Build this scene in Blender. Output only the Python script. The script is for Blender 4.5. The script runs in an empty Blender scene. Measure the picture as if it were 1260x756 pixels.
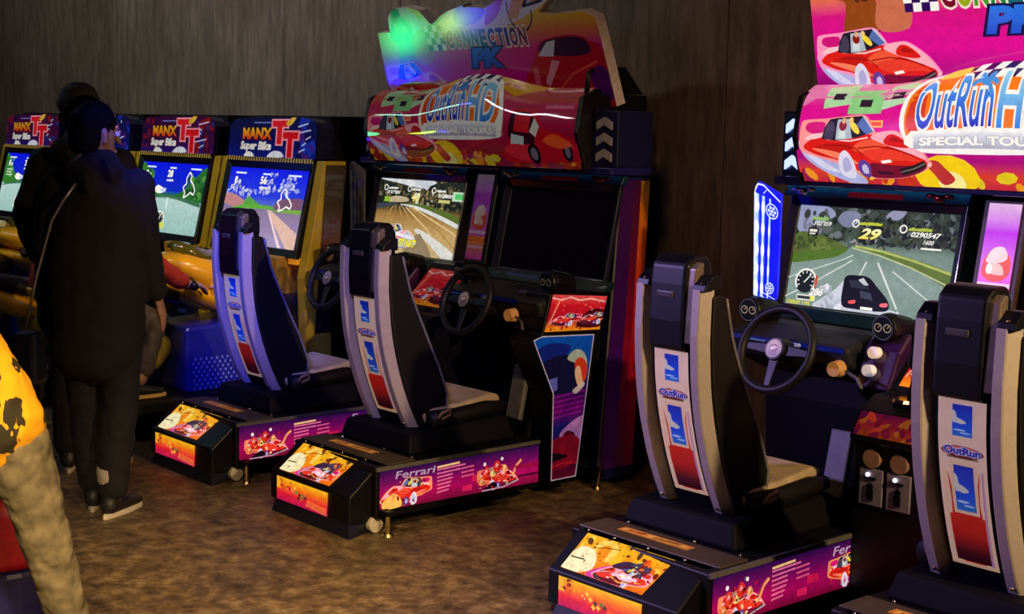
import bpy, bmesh, math, random
from mathutils import Vector, Matrix, geometry
random.seed(7)
SC = bpy.context.scene
COL = SC.collection
PI = math.pi

def s(r, g, b):
    f = lambda c: (c/255)/12.92 if c <= 10 else (((c/255)+.055)/1.055)**2.4
    return (f(r), f(g), f(b), 1.0)

# ------------------------------------------------------------------ camera, world, lights, exposure
cam = bpy.data.objects.new('camera', bpy.data.cameras.new('camera'))
COL.objects.link(cam)
cam.data.sensor_width = 36.0
cam.data.lens = 36.0*1750/1260
cam.data.clip_start = .05
R = ((0.66522496, -0.10559126, 0.73913885),
     (0.74634382, 0.06601818, -0.66227827),
     (0.0211342, 0.99221574, 0.12272433))
M4 = Matrix.Identity(4)
for i in range(3):
    for j in range(3):
        M4[i][j] = R[i][j]
M4.translation = (0, 0, 1.6)
cam.matrix_world = M4
SC.camera = cam

world = bpy.data.worlds.new('dark_hall')
SC.world = world
world.use_nodes = True
world.node_tree.nodes['Background'].inputs[0].default_value = (.26, .16, .60, 1)
world.node_tree.nodes['Background'].inputs[1].default_value = .012

def lamp(name, kind, loc, target, power, color, size=.5, spot=60, blend=.6):
    d = bpy.data.lights.new(name, kind)
    d.energy = power
    d.color = color
    if kind == 'AREA':
        d.shape = 'DISK'
        d.size = size
    else:
        d.shadow_soft_size = size
    if kind == 'SPOT':
        d.spot_size = math.radians(spot)
        d.spot_blend = blend
    o = bpy.data.objects.new(name, d)
    COL.objects.link(o)
    o.location = loc
    o.rotation_euler = (Vector(target)-Vector(loc)).to_track_quat('-Z', 'Y').to_euler()
    return o

WARM = (1.0, .66, .32)
lamp('ceiling_lamp_warm_right', 'SPOT', (1.3, 3.0, 2.8), (-3.2, 3.6, .6), 800, WARM, .08, 44, .6)
lamp('ceiling_lamp_warm_centre', 'SPOT', (-1.2, .4, 3.6), (-3.5, 2.0, 0), 1450, (1.0, .72, .30), .12, 42, 1.0)
lamp('ceiling_lamp_child', 'SPOT', (-1.9, .3, 2.9), (-3.95, 1.6, .7), 210, (1, .72, .38), .15, 26, .6)
lamp('ceiling_lamp_wall_far', 'SPOT', (-10.4, 1.9, 4.4), (-10.2, 5.05, 2.5), 150, (1, .86, .70), .08, 100, 1.0)
lamp('ceiling_lamp_wall_mid', 'SPOT', (-7.4, 1.9, 4.4), (-7.3, 5.05, 2.6), 215, (1, .86, .70), .08, 96, 1.0)
lamp('ceiling_lamp_bikes', 'SPOT', (-3.9, 2.9, 3.7), (-6.85, 3.75, .75), 340, (1, .74, .4), .12, 20, .8)
lamp('ceiling_lamp_wall_right', 'SPOT', (-2.8, 2.2, 4.0), (-3.6, 5.05, 1.3), 95, (1, .55, .28), .3, 60, 1.0)
lamp('blue_wash', 'SPOT', (-3.9, 1.6, 2.9), (-5.9, 3.5, .85), 900, (.06, .07, 1.0), .12, 18, .9)
lamp('violet_wash', 'SPOT', (-6.3, .6, 2.3), (-2.75, 3.45, .72), 800, (.50, .36, 1.0), .2, 33, .8)
lamp('lilac_wash', 'SPOT', (-2.9, 1.5, 2.7), (-4.85, 3.45, .8), 230, (.40, .30, 1.0), .15, 20, .8)
lamp('glare_green', 'SPOT', (-8.45, 2.83, 1.08), (-6.02, 4.50, 2.07), 16, (.02, 1.0, .3), .12, 24, .8)  # unseen coloured spots, here and below, added for the glare on the topper
lamp('glare_blue', 'SPOT', (-8.58, 2.97, .78), (-6.05, 4.58, 1.82), 24, (.0, .01, 1.0), .14, 24, .8)
lamp('glare_violet', 'SPOT', (-7.75, 2.68, 1.13), (-5.34, 4.47, 2.17), 9, (.06, .02, 1.0), .11, 24, .8)
lamp('glare_lime', 'SPOT', (-7.97, 2.73, 1.11), (-5.52, 4.48, 2.13), 6, (.5, 1.0, .05), .06, 24, .8)
SC.view_settings.view_transform = 'Standard'
SC.view_settings.look = 'None'
SC.view_settings.exposure = 0.0
SC.view_settings.gamma = 1.0
SC.view_settings.use_curve_mapping = False

# ------------------------------------------------------------------ materials
MATS = {}
def mat(name, col=(.01, .01, .012, 1), rough=.45, metal=0.0, emit=None, strength=1.0, coat=0.0, noise=None, alpha=1.0, transmission=0.0, spec=.5):
    if name in MATS:
        return MATS[name]
    m = bpy.data.materials.new(name)
    m.use_nodes = True
    nt = m.node_tree
    b = nt.nodes['Principled BSDF']
    b.inputs['Base Color'].default_value = col
    b.inputs['Roughness'].default_value = rough
    b.inputs['Metallic'].default_value = metal
    b.inputs['Coat Weight'].default_value = coat
    b.inputs['Coat Roughness'].default_value = .05
    b.inputs['Alpha'].default_value = alpha
    b.inputs['Specular IOR Level'].default_value = spec
    b.inputs['Transmission Weight'].default_value = transmission
    if emit:
        b.inputs['Emission Color'].default_value = emit
        b.inputs['Emission Strength'].default_value = strength
    # every surface gets a little procedural grain in colour and gloss
    sc, lo, hi = noise or (35, .8, 1.15)
    tc = nt.nodes.new('ShaderNodeTexCoord')
    n = nt.nodes.new('ShaderNodeTexNoise')
    n.inputs['Scale'].default_value = sc
    n.inputs['Detail'].default_value = 4
    nt.links.new(tc.outputs['Object'], n.inputs['Vector'])
    mp = nt.nodes.new('ShaderNodeMapRange')
    mp.inputs['From Min'].default_value = .3
    mp.inputs['From Max'].default_value = .7
    mp.inputs['To Min'].default_value = lo
    mp.inputs['To Max'].default_value = hi
    nt.links.new(n.outputs['Fac'], mp.inputs['Value'])
    mx = nt.nodes.new('ShaderNodeMix')
    mx.data_type = 'RGBA'
    mx.blend_type = 'MULTIPLY'
    mx.inputs[0].default_value = 1.0
    mx.inputs[6].default_value = col
    nt.links.new(mp.outputs['Result'], mx.inputs[7])
    nt.links.new(mx.outputs[2], b.inputs['Base Color'])
    MATS[name] = m
    return m

def print_mat(name, strength, diffuse=.5, rough=.3, coat=.6, grain=.25, coat_rough=.03, spec=.5):
    if name in MATS:
        return MATS[name]
    m = bpy.data.materials.new(name)
    m.use_nodes = True
    nt = m.node_tree
    b = nt.nodes['Principled BSDF']
    at = nt.nodes.new('ShaderNodeVertexColor')
    at.layer_name = 'ink'
    mx = nt.nodes.new('ShaderNodeMix')
    mx.data_type = 'RGBA'
    mx.blend_type = 'MULTIPLY'
    mx.inputs[0].default_value = 1
    # ink density varies a little, as in a photographic print
    tc = nt.nodes.new('ShaderNodeTexCoord')
    n = nt.nodes.new('ShaderNodeTexNoise')
    n.inputs['Scale'].default_value = 34
    n.inputs['Detail'].default_value = 6
    n.inputs['Roughness'].default_value = .7
    nt.links.new(tc.outputs['Object'], n.inputs['Vector'])
    mp = nt.nodes.new('ShaderNodeMapRange')
    mp.inputs['From Min'].default_value, mp.inputs['From Max'].default_value = .32, .68
    mp.inputs['To Min'].default_value, mp.inputs['To Max'].default_value = 1-grain, 1+grain*.7
    nt.links.new(n.outputs['Fac'], mp.inputs['Value'])
    ink = nt.nodes.new('ShaderNodeMix')
    ink.data_type, ink.blend_type = 'RGBA', 'MULTIPLY'
    ink.inputs[0].default_value = 1
    nt.links.new(at.outputs['Color'], ink.inputs[6])
    nt.links.new(mp.outputs['Result'], ink.inputs[7])
    nt.links.new(ink.outputs[2], mx.inputs[6])
    mx.inputs[7].default_value = (diffuse, diffuse, diffuse, 1)
    nt.links.new(mx.outputs[2], b.inputs['Base Color'])
    nt.links.new(ink.outputs[2], b.inputs['Emission Color'])
    b.inputs['Emission Strength'].default_value = strength
    b.inputs['Roughness'].default_value = rough
    b.inputs['Specular IOR Level'].default_value = spec
    b.inputs['Coat Weight'].default_value = coat
    b.inputs['Coat Roughness'].default_value = coat_rough
    MATS[name] = m
    return m

BLACK = mat('black_plastic', (.0032, .003, .0065, 1), .42, spec=.28)
SATIN = mat('satin_black_shell', (.0065, .0055, .006, 1), .5, spec=.3)
DEEP = mat('matt_black', (.0018, .0018, .005, 1), .7, spec=.15)
LEATHER = mat('black_leatherette', (.007, .006, .007, 1), .5, noise=(90, .7, 1.3), spec=.3)
TAN = mat('warm_lit_seat_top', (.42, .33, .20, 1), .5, noise=(14, .75, 1.2))  # grey-brown seat top; warm lamp light is put into the tan
SILVER = mat('champagne_paint', (.52, .46, .42, 1), .34, .2, noise=(60, .94, 1.05))
CHROME = mat('chrome', (.7, .66, .6, 1), .18, 1.0)
BRASS = mat('brass', (.75, .55, .22, 1), .25, 1.0)
NAVY = mat('navy_plastic', (.006, .007, .05, 1), .3, coat=.4)
INDIGO = mat('indigo_gloss', (.01, .01, .11, 1), .25, coat=.6)
STEEL_BLUE = mat('blue_metallic_rail', (.02, .06, .13, 1), .28, .6)
GREY = mat('grey_plastic', (.10, .095, .09, 1), .5)
YELLOW = mat('yellow_side_paint', (.50, .33, .01, 1), .4, coat=.3, noise=(12, .85, 1.1))
FAIRING = mat('yellow_fairing', (.85, .42, .008, 1), .3, coat=.5, noise=(9, .9, 1.08))
GLASS_OFF = mat('switched_off_screen', (.004, .003, .007, 1), .06, coat=1.0)
PALE = mat('pale_sign_edge', (.55, .47, .5, 1), .4)
SCREEN = print_mat('lit_screen', 1.0, .04, .5, .0, .16, spec=.1)
SCREEN_DIM = print_mat('lit_screen_dim', .95, .04, .5, .0, .2, spec=.1)
LIT = print_mat('backlit_print', .95, .2, .3, .6, .13)
LIT_BOX = print_mat('light_box_print', .95, .2, .3, .6, .3)
LIT_HALF = print_mat('softly_lit_print', .42, .35, .25, .9)
LIT_LOW = print_mat('dim_print', .085, .2, .3, .6, spec=.2)
INK = print_mat('plain_print', 0.0, .8, .35, .4)
INK_GLOW = print_mat('faint_print', .05, .75, .35, .4)

# ------------------------------------------------------------------ mesh helpers
def origin_of(o):
    return o.matrix_world.translation if o is None else Vector(o['org']) if 'org' in o else Vector(o.location)

class MB:
    def __init__(self):
        self.v, self.f = [], []
    def add(self, vs, fs):
        n = len(self.v)
        self.v += [tuple(p) for p in vs]
        self.f += [tuple(i+n for i in f) for f in fs]
        return self
    def box(self, x0, x1, y0, y1, z0, z1):
        vs = [(x, y, z) for z in (z0, z1) for y in (y0, y1) for x in (x0, x1)]
        return self.add(vs, [(0, 2, 3, 1), (4, 5, 7, 6), (0, 1, 5, 4), (2, 6, 7, 3), (0, 4, 6, 2), (1, 3, 7, 5)])
    def hexa(self, a, b):
        """two quads a (4 pts) and b (4 pts) joined"""
        return self.add(list(a)+list(b), [(3, 2, 1, 0), (4, 5, 6, 7)]+[(i, (i+1) % 4, (i+1) % 4+4, i+4) for i in range(4)])
    def prism(self, prof, x0, x1):
        """profile of (y, z) swept along x"""
        n = len(prof)
        vs = [(x0, y, z) for y, z in prof]+[(x1, y, z) for y, z in prof]
        return self.add(vs, [tuple(range(n))[::-1], tuple(range(n, 2*n))]+[(i, (i+1) % n, (i+1) % n+n, i+n) for i in range(n)])
    def tube(self, pts, r, n=8, closed=False, flat=None):
        pts = [Vector(p) for p in pts]
        k = len(pts)
        rs = r if isinstance(r, (list, tuple)) else [r]*k
        rings = []
        nrm = None
        for i, p in enumerate(pts):
            if closed:
                t = pts[(i+1) % k]-pts[i-1]
            else:
                t = pts[min(i+1, k-1)]-pts[max(i-1, 0)]
            t.normalize()
            if nrm is None:
                nrm = t.orthogonal()
            nrm = (nrm-t*nrm.dot(t)).normalized()
            bi = t.cross(nrm)
            rings.append([p+nrm*math.cos(a*2*PI/n)*rs[i]+bi*math.sin(a*2*PI/n)*rs[i] for a in range(n)])
        vs = [q for ring in rings for q in ring]
        fs = []
        for i in range(k if closed else k-1):
            j = (i+1) % k
            fs += [(i*n+a, i*n+(a+1) % n, j*n+(a+1) % n, j*n+a) for a in range(n)]
        if not closed:
            fs += [tuple(range(n))[::-1], tuple(range((k-1)*n, k*n))]
        return self.add(vs, fs)
    def cyl(self, a, b, r0, r1=None, n=16):
        return self.tube([a, b], [r0, r0 if r1 is None else r1], n)
    def loft(self, rings):
        n = len(rings[0])
        vs = [q for ring in rings for q in ring]
        fs = []
        for i in range(len(rings)-1):
            fs += [(i*n+a, i*n+(a+1) % n, (i+1)*n+(a+1) % n, (i+1)*n+a) for a in range(n)]
        fs += [tuple(range(n))[::-1], tuple(range((len(rings)-1)*n, len(rings)*n))]
        return self.add(vs, fs)
    def ball(self, c, r, n=12, m=8, sc=(1, 1, 1)):
        rings = []
        for i in range(1, m):
            th = PI*i/m
            rings.append([(c[0]+sc[0]*r*math.sin(th)*math.cos(a*2*PI/n), c[1]+sc[1]*r*math.sin(th)*math.sin(a*2*PI/n),
                           c[2]-sc[2]*r*math.cos(th)) for a in range(n)])
        return self.loft(rings)
    def build(self, name, m, parent=None, bevel=0, seg=2, smooth=False, kind=None, label=None):
        org = Vector(parent['org']) if parent is not None else Vector((0, 0, 0))
        me = bpy.data.meshes.new(name)
        me.from_pydata([tuple(Vector(p)-org) for p in self.v], [], self.f)
        bm = bmesh.new()
        bm.from_mesh(me)
        bmesh.ops.recalc_face_normals(bm, faces=bm.faces)
        bm.to_mesh(me)
        bm.free()
        me.materials.append(m)
        if smooth:
            for p in me.polygons:
                p.use_smooth = True
        o = bpy.data.objects.new(name, me)
        COL.objects.link(o)
        o['org'] = tuple(org)
        if parent is not None:
            o.parent = parent
        if bevel:
            b = o.modifiers.new('bevel', 'BEVEL')
            b.width = bevel
            b.segments = seg
            b.limit_method = 'ANGLE'
            b.angle_limit = math.radians(35)
        if kind:
            o['kind'] = kind
        if label:
            o['label'] = label
        return o

def thing(name, label, cat, loc=(0, 0, 0), group=None):
    o = bpy.data.objects.new(name, None)
    o.empty_display_size = .1
    COL.objects.link(o)
    o.location = loc
    o['org'] = tuple(loc)
    o['label'] = label
    o['category'] = cat
    if group:
        o['group'] = group
    return o

def copy_tree(o, loc=None, label=None, parent=None):
    c = o.copy()
    COL.objects.link(c)
    if parent is not None:
        c.parent = parent
    if loc is not None:
        c.location = loc
    if label:
        c['label'] = label
    for ch in list(o.children):
        copy_tree(ch, parent=c)
    return c

# ------------------------------------------------------------------ flat print: coloured shapes on a panel
_txt = {}
def text_tris(t, shear=0, off=0):
    key = (t, shear, off)
    if key not in _txt:
        c = bpy.data.curves.new('lettering', 'FONT')
        c.body = t
        c.shear = shear
        c.offset = off
        c.resolution_u = 3
        o = bpy.data.objects.new('lettering', c)
        me = o.to_mesh()
        me.calc_loop_triangles()
        co = [v.co.copy() for v in me.vertices]
        _txt[key] = [[(co[i].x, co[i].y) for i in lt.vertices] for lt in me.loop_triangles]
        o.to_mesh_clear()
        bpy.data.objects.remove(o)
        bpy.data.curves.remove(c)
    return _txt[key]

def lerp(a, b, t):
    return tuple(a[i]+(b[i]-a[i])*t for i in range(4))

class Art:
    """W x H are print units; later shapes lie on earlier ones"""
    def __init__(self, W, H, bg=None):
        self.W, self.H = W, H
        self.t = []            # (layer, [(x,y)]*3, [c]*3)
        self.bb = []
        if bg:
            self.rect(0, 0, W, H, bg)
    def _layer(self, bb):
        l = 0
        for b, k in self.bb:
            if k >= l and b[0] < bb[2] and bb[0] < b[2] and b[1] < bb[3] and bb[1] < b[3]:
                l = k+1
        self.bb.append((bb, l))
        return l
    def _put(self, tris):
        xs = [p[0] for t, c in tris for p in t]
        ys = [p[1] for t, c in tris for p in t]
        if not xs:
            return
        l = self._layer((min(xs), min(ys), max(xs), max(ys)))
        for t, c in tris:
            self.t.append((l, t, c))
    def poly(self, pts, c):
        cs = c if isinstance(c, list) else [c]*len(pts)
        tr = geometry.tessellate_polygon([[Vector((p[0], p[1], 0)) for p in pts]])
        self._put([([pts[i] for i in t], [cs[i] for i in t]) for t in tr])
    def rect(self, x0, y0, x1, y1, c, c2=None):
        """c at the top, c2 at the bottom"""
        c2 = c2 or c
        self.poly([(x0, y0), (x1, y0), (x1, y1), (x0, y1)], [c2, c2, c, c])
    def bands(self, x0, x1, stops):
        """stops: (y, colour) from bottom to top, smooth between"""
        tris = []
        for (ya, ca), (yb, cb) in zip(stops, stops[1:]):
            tris += [([(x0, ya), (x1, ya), (x1, yb)], [ca, ca, cb]), ([(x0, ya), (x1, yb), (x0, yb)], [ca, cb, cb])]
        self._put(tris)
    def smooth(self, pts, c, k=4):
        n = len(pts)
        out = []
        for i in range(n):
            p0, p1, p2, p3 = (Vector(pts[(i+d) % n]) for d in (-1, 0, 1, 2))
            for j in range(k):
                t = j/k
                q = .5*((2*p1)+(-p0+p2)*t+(2*p0-5*p1+4*p2-p3)*t*t+(-p0+3*p1-3*p2+p3)*t**3)
                out.append((q.x, q.y))
        self.poly(out, c)
    def blob(self, cx, cy, rx, ry, c, n=14, rot=0, c2=None):
        pts, cs = [], []
        for i in range(n):
            a = 2*PI*i/n
            x, y = rx*math.cos(a), ry*math.sin(a)
            pts.append((cx+x*math.cos(rot)-y*math.sin(rot), cy+x*math.sin(rot)+y*math.cos(rot)))
            cs.append(lerp(c2, c, .5+.5*math.sin(a)) if c2 else c)
        self.poly(pts, cs)
    def ring(self, cx, cy, r, w, c, a0=0, a1=360, n=24):
        pts = [(cx+(r)*math.cos(math.radians(a0+(a1-a0)*i/n)), cy+r*math.sin(math.radians(a0+(a1-a0)*i/n))) for i in range(n+1)]
        self.line(pts, w, c)
    def line(self, pts, w, c):
        tris = []
        for a, b in zip(pts, pts[1:]):
            a, b = Vector(a), Vector(b)
            d = b-a
            if d.length < 1e-6:
                continue
            d = Vector((-d.y, d.x)).normalized()*w/2
            q = [tuple(a+d), tuple(a-d), tuple(b-d), tuple(b+d)]
            tris += [(q[:3], [c]*3), ([q[0], q[2], q[3]], [c]*3)]
        self._put(tris)
    def text(self, t, x, y, h, c, out=None, ow=.04, shear=0, bold=.0, width=None, c2=None):
        """h: cap height; (x, y) left end of the baseline; width squeezes the line to fit"""
        tr = text_tris(t, shear, bold)
        if not tr:
            return 0
        xs = [p[0] for q in tr for p in q]
        x0, x1 = min(xs), max(xs)
        k = h/.69
        kx = width/(x1-x0) if width else k
        def place(trs, fn):
            res = []
            for q in trs:
                pts = [(x+(p[0]-x0)*kx, y+p[1]*k) for p in q]
                res.append((pts, [fn(p[1]) for p in q]))
            self._put(res)
        if out:
            place(text_tris(t, shear, bold+ow), lambda v: out)
        place(tr, (lambda v: lerp(c2, c, min(1, max(0, v/.69)))) if c2 else (lambda v: c))
        return (x1-x0)*kx
    def scribble(self, x, y, w, h, c, lean=.3):
        """a word too small to read in the photograph: a row of uneven strokes"""
        k = x
        while k < x+w:
            a = h*random.uniform(.3, .6)
            u = h*random.uniform(.7, 1)
            self.poly([(k, y), (k+a, y), (k+a+u*lean, y+u), (k+u*lean, y+u)], c)
            k += a*1.35
    def build(self, name, parent, m, mapf, du=None, dv=None, eps=.00025, label=None, curved=False):
        W, H = self.W, self.H
        def clip(poly, ax, val, keep_less):
            out = []
            n = len(poly)
            for i in range(n):
                a, b = poly[i], poly[(i+1) % n]
                ia = (a[0][ax] <= val+1e-9) if keep_less else (a[0][ax] >= val-1e-9)
                ib = (b[0][ax] <= val+1e-9) if keep_less else (b[0][ax] >= val-1e-9)
                if ia:
                    out.append(a)
                if ia != ib:
                    t = (val-a[0][ax])/(b[0][ax]-a[0][ax])
                    out.append(((a[0][0]+(b[0][0]-a[0][0])*t, a[0][1]+(b[0][1]-a[0][1])*t), lerp(a[1], b[1], t)))
            return out
        vs, fs, cs, ns = [], [], [], []
        for l, pts, cols in self.t:
            if (pts[1][0]-pts[0][0])*(pts[2][1]-pts[0][1])-(pts[2][0]-pts[0][0])*(pts[1][1]-pts[0][1]) < 0:
                pts, cols = pts[::-1], cols[::-1]
            polys = [[(tuple(p), c) for p, c in zip(pts, cols)]]
            for ax, lim in ((0, W), (1, H)):
                polys = [q for q in (clip(clip(p, ax, 0, False), ax, lim, True) for p in polys) if len(q) > 2]
            for ax, step, lim in ((0, du, W), (1, dv, H)):
                if step:
                    nxt = []
                    for p in polys:
                        lo = min(q[0][ax] for q in p)
                        hi = max(q[0][ax] for q in p)
                        k0, k1 = int(lo/step), int(math.ceil(hi/step))
                        for k in range(k0, max(k1, k0+1)):
                            q = clip(clip(p, ax, k*step, False), ax, (k+1)*step, True)
                            if len(q) > 2:
                                nxt.append(q)
                    polys = nxt
            for p in polys:
                i = len(vs)
                vs += [mapf(q[0][0]/W, q[0][1]/H, l*eps) for q in p]
                fs.append(tuple(range(i, i+len(p))))
                cs += [q[1] for q in p]
                if curved:
                    for q in p:
                        u, v, h = q[0][0]/W, q[0][1]/H, .01
                        a = Vector(mapf(min(u+h, 1), v, 0))-Vector(mapf(max(u-h, 0), v, 0))
                        b = Vector(mapf(u, min(v+h, 1), 0))-Vector(mapf(u, max(v-h, 0), 0))
                        ns.append(tuple(a.cross(b).normalized()))
        org = Vector(parent['org']) if parent is not None else Vector((0, 0, 0))
        me = bpy.data.meshes.new(name)
        me.from_pydata([tuple(Vector(v)-org) for v in vs], [], fs)
        at = me.color_attributes.new('ink', 'FLOAT_COLOR', 'CORNER')
        at.data.foreach_set('color', [x for c in cs for x in c])
        if curved:
            for pl in me.polygons:
                pl.use_smooth = True
            me.normals_split_custom_set([ns[l.vertex_index] for l in me.loops])
        me.materials.append(m)
        o = bpy.data.objects.new(name, me)
        COL.objects.link(o)
        o['org'] = tuple(org)
        if parent is not None:
            o.parent = parent
        if label:
            o['label'] = label
        return o

def quad_map(bl, br, tr, tl, lift=.0015):
    bl, br, tr, tl = (Vector(p) for p in (bl, br, tr, tl))
    n = (br-bl).cross(tl-bl).normalized()
    def f(u, v, d):
        return tuple((bl*(1-u)+br*u)*(1-v)+(tl*(1-u)+tr*u)*v+n*(d+lift))
    return f

# colours used again and again in the prints
WHITE, BLK = s(250, 248, 240), s(8, 6, 14)
RED, DRED, ORG, YEL = s(226, 30, 24), s(120, 8, 22), s(250, 120, 20), s(252, 205, 40)
MAG, PUR, PINK = s(230, 10, 150), s(110, 10, 140), s(250, 130, 180)
BLU, CYA, NAV = s(30, 70, 210), s(90, 190, 240), s(14, 16, 80)

def car(A, x, y, w, flip=False, body=RED, hi=s(255, 150, 150), dark=DRED, smoke=True):
    """open sports car seen three-quarter, nose to the right"""
    P = lambda pts: [(x+(w-px*w if flip else px*w), y+py*w) for px, py in pts]
    dk = lambda c, k: (c[0]*k, c[1]*k, c[2]*k, 1)
    if smoke:
        A.smooth(P([(-.01, .22), (.03, .26), (.12, .2), (.3, .13), (.42, .05), (.5, -.02), (.4, -.04), (.2, .03), (.05, .12)]), s(176, 178, 226))
        A.smooth(P([(.0, .2), (.08, .17), (.2, .1), (.3, .04), (.16, .07)]), s(214, 212, 240))
    # body with lighter upper edges
    A.smooth(P([(.0, .2), (.007, .336), (.044, .366), (.2, .376), (.336, .39), (.496, .399), (.57, .336), (.606, .3), (.73, .311), (.818, .277), (.92, .21),
                (.985, .139), (1, .11), (.934, .066), (.788, .022), (.613, .007), (.5, .02), (.36, .08), (.17, .13), (.04, .16)]), hi)
    A.smooth(P([(.03, .2), (.12, .26), (.22, .27), (.4, .26), (.5, .29), (.6, .285), (.72, .26), (.82, .22), (.93, .15), (.97, .11), (.9, .07), (.78, .03), (.6, .01), (.46, .05), (.3, .12), (.14, .15)]), body)
    A.smooth(P([(.05, .31), (.06, .345), (.12, .355), (.2, .35), (.19, .3), (.12, .285)]), s(214, 20, 120))
    A.smooth(P([(.04, .25), (.1, .285), (.2, .29), (.19, .27), (.1, .25)]), s(255, 200, 206))
    A.smooth(P([(.12, .2), (.25, .23), (.42, .225), (.4, .19), (.26, .16)]), dk(body, .78))
    A.smooth(P([(.1, .19), (.22, .185), (.36, .155), (.46, .1), (.3, .13)]), s(255, 130, 96))
    A.smooth(P([(.42, .2), (.5, .25), (.62, .26), (.7, .23), (.6, .19), (.5, .17)]), s(246, 86, 56))
    A.smooth(P([(.56, .27), (.62, .3), (.72, .306), (.82, .27), (.91, .2), (.96, .14), (.86, .17), (.76, .2), (.66, .23)]), s(255, 176, 190))
    A.smooth(P([(.66, .235), (.69, .285), (.75, .285), (.82, .245), (.85, .21), (.76, .21)]), body)
    A.smooth(P([(.7, .25), (.73, .275), (.78, .258), (.8, .24)]), dk(body, .6))
    A.smooth(P([(.5, .175), (.6, .2), (.72, .195), (.84, .165), (.92, .125), (.8, .13), (.66, .12), (.56, .13)]), s(238, 60, 44))
    A.line(P([(.46, .2), (.6, .215), (.74, .2), (.88, .16)]), .008*w, dk(body, .45))
    A.line(P([(.2, .215), (.34, .215), (.44, .2), (.5, .16)]), .008*w, dk(body, .45))
    A.line(P([(.22, .255), (.4, .245), (.54, .27)]), .010*w, s(255, 206, 200))
    # nose, grille, lamps
    A.smooth(P([(.5, .06), (.56, .11), (.7, .1), (.86, .1), (.96, .1), (.92, .064), (.79, .024), (.62, .01), (.54, .02)]), s(118, 14, 48))
    A.poly(P([(.755, .075), (.86, .1), (.95, .132), (.965, .1), (.9, .07), (.78, .035)]), s(30, 22, 30))
    A.line(P([(.77, .056), (.87, .08), (.955, .115)]), .009*w, s(110, 100, 100))
    A.poly(P([(.63, .125), (.7, .135), (.715, .118), (.64, .108)]), s(255, 246, 236))
    A.poly(P([(.58, .06), (.7, .055), (.72, .04), (.6, .035)]), s(60, 10, 40))
    A.smooth(P([(.47, .03), (.45, .09), (.49, .13), (.54, .1), (.545, .04), (.52, .01)]), s(96, 60, 150))
    A.smooth(P([(.49, .04), (.48, .08), (.505, .1), (.525, .08), (.525, .04)]), s(200, 190, 226))
    A.smooth(P([(.31, .03), (.31, .14), (.36, .185), (.41, .14), (.43, .06), (.4, .0)]), s(226, 220, 240))
    A.smooth(P([(.34, .04), (.34, .12), (.38, .14), (.4, .07)]), s(180, 176, 220))
    A.blob(*P([(.985, .107)])[0], .014*w, .012*w, s(255, 190, 190))
    # cockpit
    A.poly(P([(.18, .255), (.2, .32), (.24, .372), (.3, .38), (.49, .393), (.585, .305), (.46, .27), (.3, .245)]), s(34, 28, 44))
    A.smooth(P([(.2, .26), (.215, .32), (.25, .36), (.28, .33), (.27, .26)]), s(70, 60, 84))
    A.poly(P([(.29, .25), (.3, .37), (.39, .375), (.42, .262)]), s(176, 188, 200))
    A.poly(P([(.31, .26), (.32, .345), (.36, .35), (.37, .262)]), s(214, 222, 226))
    A.poly(P([(.49, .39), (.58, .305), (.53, .287), (.45, .34)]), s(86, 110, 176))
    A.line(P([(.49, .393), (.585, .305)]), .009*w, s(200, 200, 214))
    A.blob(*P([(.345, .335)])[0], .03*w, .03*w, s(140, 24, 20))
    A.blob(*P([(.35, .363)])[0], .016*w, .018*w, s(226, 170, 130))
    A.blob(*P([(.435, .325)])[0], .05*w, .02*w, s(252, 222, 60), rot=.7 if flip else -.7)
    A.blob(*P([(.405, .366)])[0], .018*w, .018*w, s(244, 200, 120))
    A.line(P([(.28, .25), (.29, .37)]), .008*w, s(20, 16, 26))

def gauge(A, cx, cy, r, needle=40):
    A.blob(cx, cy, r, r, s(30, 36, 40))
    A.ring(cx, cy, r*.93, r*.16, WHITE, -40, 220)
    for k in range(9):
        a = math.radians(-30+k*30)
        A.line([(cx+math.cos(a)*r*.6, cy+math.sin(a)*r*.6), (cx+math.cos(a)*r*.8, cy+math.sin(a)*r*.8)], r*.08, WHITE)
    a = math.radians(needle)
    A.line([(cx-math.cos(a)*r*.2, cy-math.sin(a)*r*.2), (cx+math.cos(a)*r*.75, cy+math.sin(a)*r*.75)], r*.1, WHITE)

def mottle(A, x0, y0, x1, y1, n, cols, r0, r1, flat=.6):
    for _ in range(n):
        r = random.uniform(r0, r1)
        A.blob(random.uniform(x0, x1), random.uniform(y0, y1), r, r*random.uniform(flat*.6, flat*1.3), random.choice(cols), 8, random.uniform(0, 3))

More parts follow.
